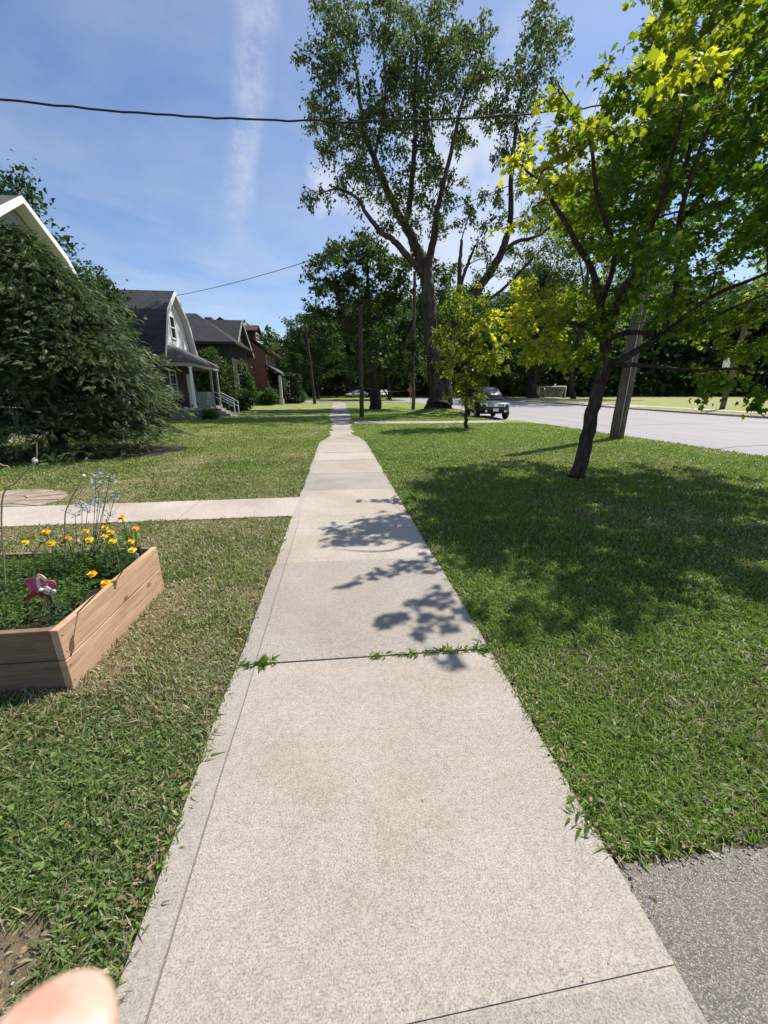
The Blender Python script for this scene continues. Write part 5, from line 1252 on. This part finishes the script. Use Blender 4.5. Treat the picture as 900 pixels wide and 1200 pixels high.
# thin seed stem with pale head and a garlic scape at the left edge
b = at(75, 668, 2.6); b[2] = SZ; c = at(98, 558, 2.6); tt = thing('seed_stem', 'thin curved stem with one pale bud above the marigolds', 'plant', b)
V, F = tube(smooth_path([b, at(76, 610, 2.6), at(82, 588, 2.6), c], 5), .004, 5); mesh('stem', V, F, M['dry'], tt, smooth=True)
mb = MB(); mb.lathe([(0, -.012), (.010, -.004), (.011, .006), (0, .014)], c, 10); mb.build('bud', M['cream'], tt, smooth=True)
b = at(-14, 640, 2.3); b[2] = SZ; tt = thing('garlic_scape', 'pale bent stalk with a round white bulb rising at the left edge', 'plant', b)
V, F = tube(smooth_path([b, at(2, 590, 2.3), at(20, 564, 2.3), at(41, 540, 2.3), at(43, 524, 2.3), at(43, 518, 2.3)], 5), np.r_[np.linspace(.0045, .003, 20), np.linspace(.003, .0012, 6)], 6); mesh('stalk', V, F, M['dry'], tt, smooth=True)
mb = MB(); mb.lathe([(0, -.014), (.010, -.008), (.014, .002), (.008, .012), (0, .018)], at(41, 540, 2.3), 12); mb.build('bulb', M['cream'], tt, smooth=True)
b = at(-22, 660, 2.4); b[2] = SZ; tt = thing('dry_stalk', 'dry whitish stalk arching in from the left edge', 'plant', b)
V, F = tube(smooth_path([b, at(-10, 560, 2.4), at(6, 546, 2.4), at(13, 552, 2.4)], 5), .004, 5); mesh('stalk', V, F, M['dry'], tt, smooth=True)
# fabric garden flower on a dark stake
c = at(50, 690, 2.12); b = at(63, 735, 2.12); b[2] = SZ-.05; b[0] = c[0]+.03
tt = thing('garden_ornament', 'pink and white fabric flower ornament on a dark stake in the planter', 'ornament', b)
V, F = tube([b, c+[.022, .01, -.005]], .006, 8); mesh('stake', V, F, M['dark'], tt, smooth=True)
def petal_sheet(tip, side, w, bow, name, colr):
    tip = np.array(tip, float); side = unit(np.array(side, float)); nrm_ = unit(np.cross(tip, side)); n, m = 9, 7; V = []; k = []
    for q in range(n):
        u = q/(n-1); ww = w*math.sin(math.pi*min(u*.82+.16, 1))**.8
        for r_ in range(m):
            v = (r_/(m-1)-.5)*2; V.append(c+tip*u+side*v*ww+nrm_*(bow*math.sin(math.pi*u)*(1-.8*v*v)+.006*math.sin(7*v+5*u)))
    i = np.arange(n-1)[:, None]; j = np.arange(m-1)[None]; F = np.stack([i*m+j, i*m+j+1, (i+1)*m+j+1, (i+1)*m+j], -1).reshape(-1, 4)
    cc = np.array(colr)*(1+.25*(rng.random((n*m, 1))-.5)); o = mesh('petal', V, F, M['petal'], tt, smooth=True, cols=cc); o['label'] = name
    s = o.modifiers.new('thick', 'SOLIDIFY'); s.thickness = .0015
petal_sheet((-.075, .0, .055), (.3, .2, .6), .040, .02, 'magenta pink petal', (.62, .13, .29))
petal_sheet((.075, .0, .03), (-.2, .1, .7), .034, -.02, 'rose pink petal', (.64, .17, .31))
petal_sheet((-.005, .01, .085), (.7, .1, .1), .030, .02, 'white petal', (.78, .70, .62))
petal_sheet((-.095, -.02, -.05), (.3, .2, .5), .030, .015, 'brick red petal', (.40, .07, .05))
petal_sheet((.01, -.01, -.075), (.7, .2, 0), .024, -.015, 'brick red petal', (.42, .06, .05))
petal_sheet((-.055, .02, .004), (.1, .2, .5), .020, .02, 'white petal', (.75, .62, .52))
petal_sheet((.07, -.01, -.02), (.1, .2, .5), .022, .015, 'white petal', (.78, .68, .55))
mb = MB(); mb.lathe([(0, -.012), (.012, -.006), (.012, .006), (0, .012)], c+[.0, -.012, 0], 10); mb.build('hub', M['cream'], tt, smooth=True)
# white plant tag and a dark stake at the far corner
b = at(156, 646, 2.78); b[2] = SZ-.02; tt = thing('plant_tag', 'small white plant tag stuck in the far corner of the planter', 'plant tag', b)
mb = MB(); mb.prism([b+[-.025, 0, 0], b+[.02, 0, 0], b+[.028, .01, .10], b+[-.012, .01, .12]], (0, .002, 0)); mb.build('tag', M['white'], tt)
b = at(166, 648, 2.84); b[2] = SZ-.02; tt = thing('garden_stake', 'short black stake at the far right corner of the planter', 'stake', b)
mb = MB(); mb.bar(b, b+[-.012, .0, .14], .014, .014); mb.build('stake', M['dark'], tt)

# ------------------------------------------------------------------ weeds in the joint
def weed(label, c, n, ln, g, spread_=(.03, .012), name='joint_weed'):
    c = np.array(c, float); tt = thing(name, label, 'weed', c, 'weeds growing in the sidewalk joint')
    P = c+g.normal(0, 1, (n, 3))*[spread_[0], spread_[1], 0]+[0, 0, .004]
    P[:, 2] = .006+np.abs(g.normal(0, .008, n))
    u = g.random((n, 1)); V, F, C = scatter(P, g.normal(0, 1, (n, 3))*[1, .7, .2]+[0, -.1, .38], g.normal(0, .5, (n, 3))+[0, 0, 1], ln*g.uniform(.5, 1.25, n), np.array([(0, 0, 0), (.4, .12, .03), (1, 0, -.12), (.4, -.12, .03)]), np.array([(0, 2, 1), (0, 3, 2)]), np.array([.06, .13, .025])*(1-u)+np.array([.16, .25, .05])*u)
    mesh('leaves', V, F, M['leaf'], tt, cols=C)
    tt2 = MB()
    for q in range(5): tt2.tube([c, c+[g.normal(0, spread_[0]), g.normal(0, spread_[1]), .02]], .0015, 4)
    tt2.build('stems', M['stem'], tt)
g = np.random.default_rng(91); JY = J0+JS
def jy(x): return JY-.012*(x-.1)
weed('spiky weed tuft in the joint near the left edge of the sidewalk', (-.48, jy(-.48), 0), 46, .065, g, (.045, .015))
weed('small weed sprig at the very left end of the sidewalk joint', (-.585, jy(-.585), 0), 20, .04, g, (.02, .012))
weed('small weed sprig in the middle of the sidewalk joint', (.17, jy(.17), 0), 24, .045, g, (.02, .012))
weed('low weed row filling the right third of the sidewalk joint', (.60, jy(.6), 0), 130, .042, g, (.13, .010))
weed('short weed row in the joint left of the right weed row', (.36, jy(.36), 0), 50, .036, g, (.05, .010))
weed('weed tuft at the right end of the sidewalk joint', (.82, jy(.82), 0), 60, .05, g, (.03, .02))
weed('weed sprig poking over the right edge of the nearest slab', (.86, .93, 0), 26, .055, g, (.03, .03))

# ------------------------------------------------------------------ grass
def blades():
    g = np.random.default_rng(101)
    out = []
    N = 2400000
    lr = g.uniform(math.log(.65), math.log(34), N); r = np.exp(lr)
    a = g.uniform(R(-84), R(94), N)
    X = r*np.sin(a); Y = r*np.cos(a)
    # keep probability: constant density close by, falling with distance
    D0 = 19000.; want = D0*np.minimum(1, (1.7/r))**1.62
    have = N/(math.log(34/.65)*R(178))/r**2
    want = want*np.where((a < R(-56)) | (a > R(68)), .7, 1)
    keep = g.random(N) < want/have
    X, Y, r = X[keep], Y[keep], r[keep]
    m = in_path(X+g.normal(0, .016, len(X)), Y)
    # blades overhang the walk a little
    X, Y, r = X[~m], Y[~m], r[~m]
    dr = dryness(X, Y)
    bare = ((X < -.88) & (Y < .86)); thin = np.where(bare, .12, 1-.55*np.clip(dr-.45, 0, 1))
    k = g.random(len(X)) < thin; X, Y, r, dr = X[k], Y[k], r[k], dr[k]
    n = len(X); Z = ter(X, Y)
    left_near = (X < WX0) & (Y < 1.7)
    patch = fbm(X, Y, 2.2, 3)
    hgt = g.uniform(.024, .062, n)*(1+.6*(patch-.5))*np.where(dr > .6, .75, 1)*np.where(r > 8, 1.1, 1)
    wid = .0020*g.uniform(.6, 1.5, n)*np.maximum(1, r/1.7)**.80
    weedy = g.random(n) < np.where(left_near, .20, np.where(X > WX1, .07, .05))*np.clip(3/r, 0, 1)
    wid = np.where(weedy, wid*2.0, wid); hgt = np.where(weedy, hgt*.9, hgt)
    az = g.uniform(0, 2*math.pi, n); lean = np.abs(g.normal(.55, .35, n)); lean = np.where(weedy, lean+.5, lean)
    cl = fbm(X, Y, 14, 2); lean = lean+.5*(cl-.5)
    dx, dy = np.cos(az), np.sin(az)
    p0 = np.stack([X, Y, Z-.004], 1)
    s = np.stack([-dy, dx, 0*dx], 1)*wid[:, None]
    m1 = p0+np.stack([dx*hgt*lean*.45, dy*hgt*lean*.45, hgt*np.maximum(.62-.12*lean, .2)], 1)
    tip = p0+np.stack([dx*hgt*lean*1.15, dy*hgt*lean*1.15, hgt*np.maximum(1.0-.42*lean, .12)], 1)
    V = np.stack([p0-s*.7, p0+s*.7, m1+s, m1-s, tip], 1).reshape(-1, 3)
    b = (np.arange(n)*5)[:, None]
    F = np.concatenate([b+np.array([[0, 1, 2]]), b+np.array([[0, 2, 3]]), b+np.array([[3, 2, 4]])], 1).reshape(-1, 3)
    pr = g.random(n)
    dry = pr < (dr*.80+.05)
    tt = g.random((n, 1)); lush = np.clip((patch-.3)*2, 0, 1)[:, None]
    green = np.array([.105, .195, .028])*(1-tt)+np.array([.25, .36, .06])*tt
    green = green*(1-.22*lush)
    green = np.where((X < WX0)[:, None] & (Y > 1.5)[:, None], green*np.array([1.02, .93, 1.15]), green)
    dryc = np.array([.25, .215, .125])*(1-tt)+np.array([.45, .395, .255])*tt
    sat = np.clip((2.2-Y)/.8, 0, 1)[:, None]*(X < WX0)[:, None]; gm = green.mean(1, keepdims=True); green = green*(1-.22*sat)+gm*.22*sat; green = green*(1-.15*sat); wid = np.where(dry, wid*.7, wid); c = np.where(dry[:, None], dryc, green)*g.uniform(.8, 1.2, (n, 1))
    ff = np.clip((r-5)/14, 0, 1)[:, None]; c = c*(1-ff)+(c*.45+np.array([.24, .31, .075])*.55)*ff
    return V, F, np.repeat(c, 5, 0), n
V, F, C, nb = blades()
print('blades', nb)
tag(mesh('grass', V, F, M['blade'], cols=C), 'short mown grass of the lawns on both sides of the sidewalk', 'grass', kind='stuff')
# broad little weed and clover leaves in the near lawn
g = np.random.default_rng(102); n = 5200
r = np.exp(g.uniform(math.log(.7), math.log(6), n)); a = g.uniform(R(-56), R(66), n); X = r*np.sin(a); Y = r*np.cos(a)
k = ~in_path(X, Y) & (fbm(X, Y, 1.6, 3) > np.where((X < WX0) & (Y < 1.8), .42, .53)) & ~((X < -.86) & (Y < .86) & (g.random(n) < .8)); X, Y = X[k], Y[k]; n = len(X)
P = np.stack([X, Y, ter(X, Y)+g.uniform(.012, .045, n)], 1); u = g.random((n, 1))
V, F, C = scatter(P, g.normal(0, 1, (n, 3))*[1, 1, .3]+[0, 0, .12], g.normal(0, .4, (n, 3))+[0, 0, 1], g.uniform(.008, .026, n), *LEAF_ROUND, (np.array([.07, .145, .028])*(1-u)+np.array([.20, .29, .07])*u))
tag(mesh('clover', V, F, M['blade'], cols=C), 'broad clover and weed leaves scattered through the near lawn', 'weeds', kind='stuff')
# dry leaf litter, clippings and pebbles
n = 420; r = np.exp(g.uniform(math.log(.75), math.log(9), n)); a = g.uniform(R(-54), R(56), n); X = r*np.sin(a); Y = r*np.cos(a)
ex = np.concatenate([g.normal(WX1+.04, .035, 160), g.normal(WX0-.03, .03, 130), g.uniform(-1.6, -.88, 90)]); ey = np.concatenate([g.uniform(.7, 4.5, 160), g.uniform(.7, 3.5, 130), g.uniform(.65, .85, 90)])
X = np.r_[X, ex]; Y = np.r_[Y, ey]; L, Rr = walk_edges(Y); kk = ~((X > L+.0) & (X < Rr-.0)) | (g.random(len(X)) < .10); X, Y = X[kk], Y[kk]; n = len(X)
on = (X > WX0) & (X < WX1)
P = np.stack([X, Y, np.where(on, .016, .030+g.uniform(0, .02, n))], 1); u = g.random((n, 1))
V, F, C = scatter(P, g.normal(0, 1, (n, 3))*[1, 1, .1], g.normal(0, .3, (n, 3))+[0, 0, 1], np.where(on, .6, 1)*g.uniform(.006, .019, n), *LEAF_ROUND, np.array([.22, .12, .06])*(1-u)+np.array([.42, .30, .17])*u)
tag(mesh('leaf_litter', V, F, M['petal'], cols=C), 'dry brown leaf bits and clippings along the lawn edges', 'leaf litter', kind='stuff')

n = 420; X = np.concatenate([g.uniform(.88, 1.9, 230), g.normal(WX1+.02, .015, 120), g.uniform(-1.5, -.9, 70)]); Y = np.concatenate([.78-np.abs(g.normal(0, .05, 230)), g.uniform(.3, 3.5, 120), g.uniform(.6, .85, 70)])
O6 = np.array([(1, 0, 0), (-1, 0, 0), (0, 1, 0), (0, -1, 0), (0, 0, .25), (0, 0, -.25)]); T8 = np.array([(0, 2, 4), (2, 1, 4), (1, 3, 4), (3, 0, 4), (2, 0, 5), (1, 2, 5), (3, 1, 5), (0, 3, 5)])
u = g.random((n, 1)); V, F, C = scatter(np.stack([X, Y, np.where(X > .9, .0072, .004)], 1), g.normal(0, 1, (n, 3))*[1, 1, .1], g.normal(0, .2, (n, 3))+[0, 0, 1], g.uniform(.0018, .0065, n), O6, T8, np.array([.30, .27, .23])*(1-u)+np.array([.56, .52, .45])*u)
tag(mesh('gravel', V, F, M['petal'], cols=C), 'small loose stones along the edges of the near asphalt and sidewalk', 'gravel', kind='stuff')
# ------------------------------------------------------------------ hand: fingertip in the lower left corner
def skin_chain(mb_pts): pass
D = .050
tip = near(52, 1222, D); kn1 = near(48, 1420, D*1.06); kn2 = near(10, 1760, D*1.25); kn3 = near(-40, 2250, D*1.55)
def skinmesh(name, verts, edges, rads, parent):
    me = bpy.data.meshes.new(name); o = bpy.data.objects.new(name, me); col.objects.link(o)
    L0 = root_loc(parent) if parent is not None else np.zeros(3)
    me.from_pydata([tuple(np.array(v)-L0) for v in verts], edges, [])
    m = o.modifiers.new('skin', 'SKIN'); m.use_smooth_shade = True
    s = o.modifiers.new('sub', 'SUBSURF'); s.levels = 2; s.render_levels = 3
    if not me.skin_vertices: 
        bpy.context.view_layer.objects.active = o
    sv = me.skin_vertices[0].data
    for k, r_ in enumerate(rads): sv[k].radius = (r_, r_)
    sv[0].use_root = True
    me.materials.append(M['skin'])
    if parent is not None: o.parent = parent
    return o
right, down, fwd = rt, dn, fw
wrist = kn3+down*.055-right*.045-fwd*.03
Vv = [wrist]; E = []; Rr_ = [.027]
def addv(p, r_, frm): Vv.append(np.array(p)); Rr_.append(r_); E.append((frm, len(Vv)-1)); return len(Vv)-1
palm = addv(wrist*.5+kn3*.5+fwd*.004, .027, 0)
fore1 = addv(wrist+down*.10-right*.08-fwd*.05, .029, 0); fore2 = addv(wrist+down*.22-right*.17-fwd*.11, .038, fore1)
i0 = addv(kn3, .0105, palm); i1 = addv(kn2, .0095, i0); i2 = addv(kn1, .0086, i1); i2b = addv((kn1+tip)/2, .0094, i2); i3 = addv(tip, .0090, i2b); i4 = addv(tip-down*.0022, .0070, i3)
for q, ln in ((1, 1.06), (2, .98), (3, .80)):                     # middle, ring and little finger curled round
    b_ = kn3-right*.021*q+down*.004*q*q-fwd*.002
    a0 = addv(b_, .0102-.0005*q, palm); a1 = addv(b_+fwd*.030*ln-down*.012, .0092-.0006*q, a0); a2 = addv(b_+fwd*.044*ln+down*.012, .0084-.0006*q, a1); a3 = addv(b_+fwd*.030*ln+down*.026, .0072-.0006*q, a2)
th0 = addv(wrist*.62+kn3*.38+right*.034+fwd*.012, .0125, palm); th1 = addv(wrist*.3+kn3*.7+right*.052+fwd*.026, .0105, th0); th2 = addv(wrist*.05+kn3*.95+right*.050+fwd*.040, .0090, th1); th3 = addv(wrist*-.1+kn3*1.1+right*.042+fwd*.047, .007, th2)
hd = skinmesh('hand', Vv, E, Rr_, None)
tag(hd, 'blurred pale fingertip of a hand poking into the bottom left corner', 'hand')
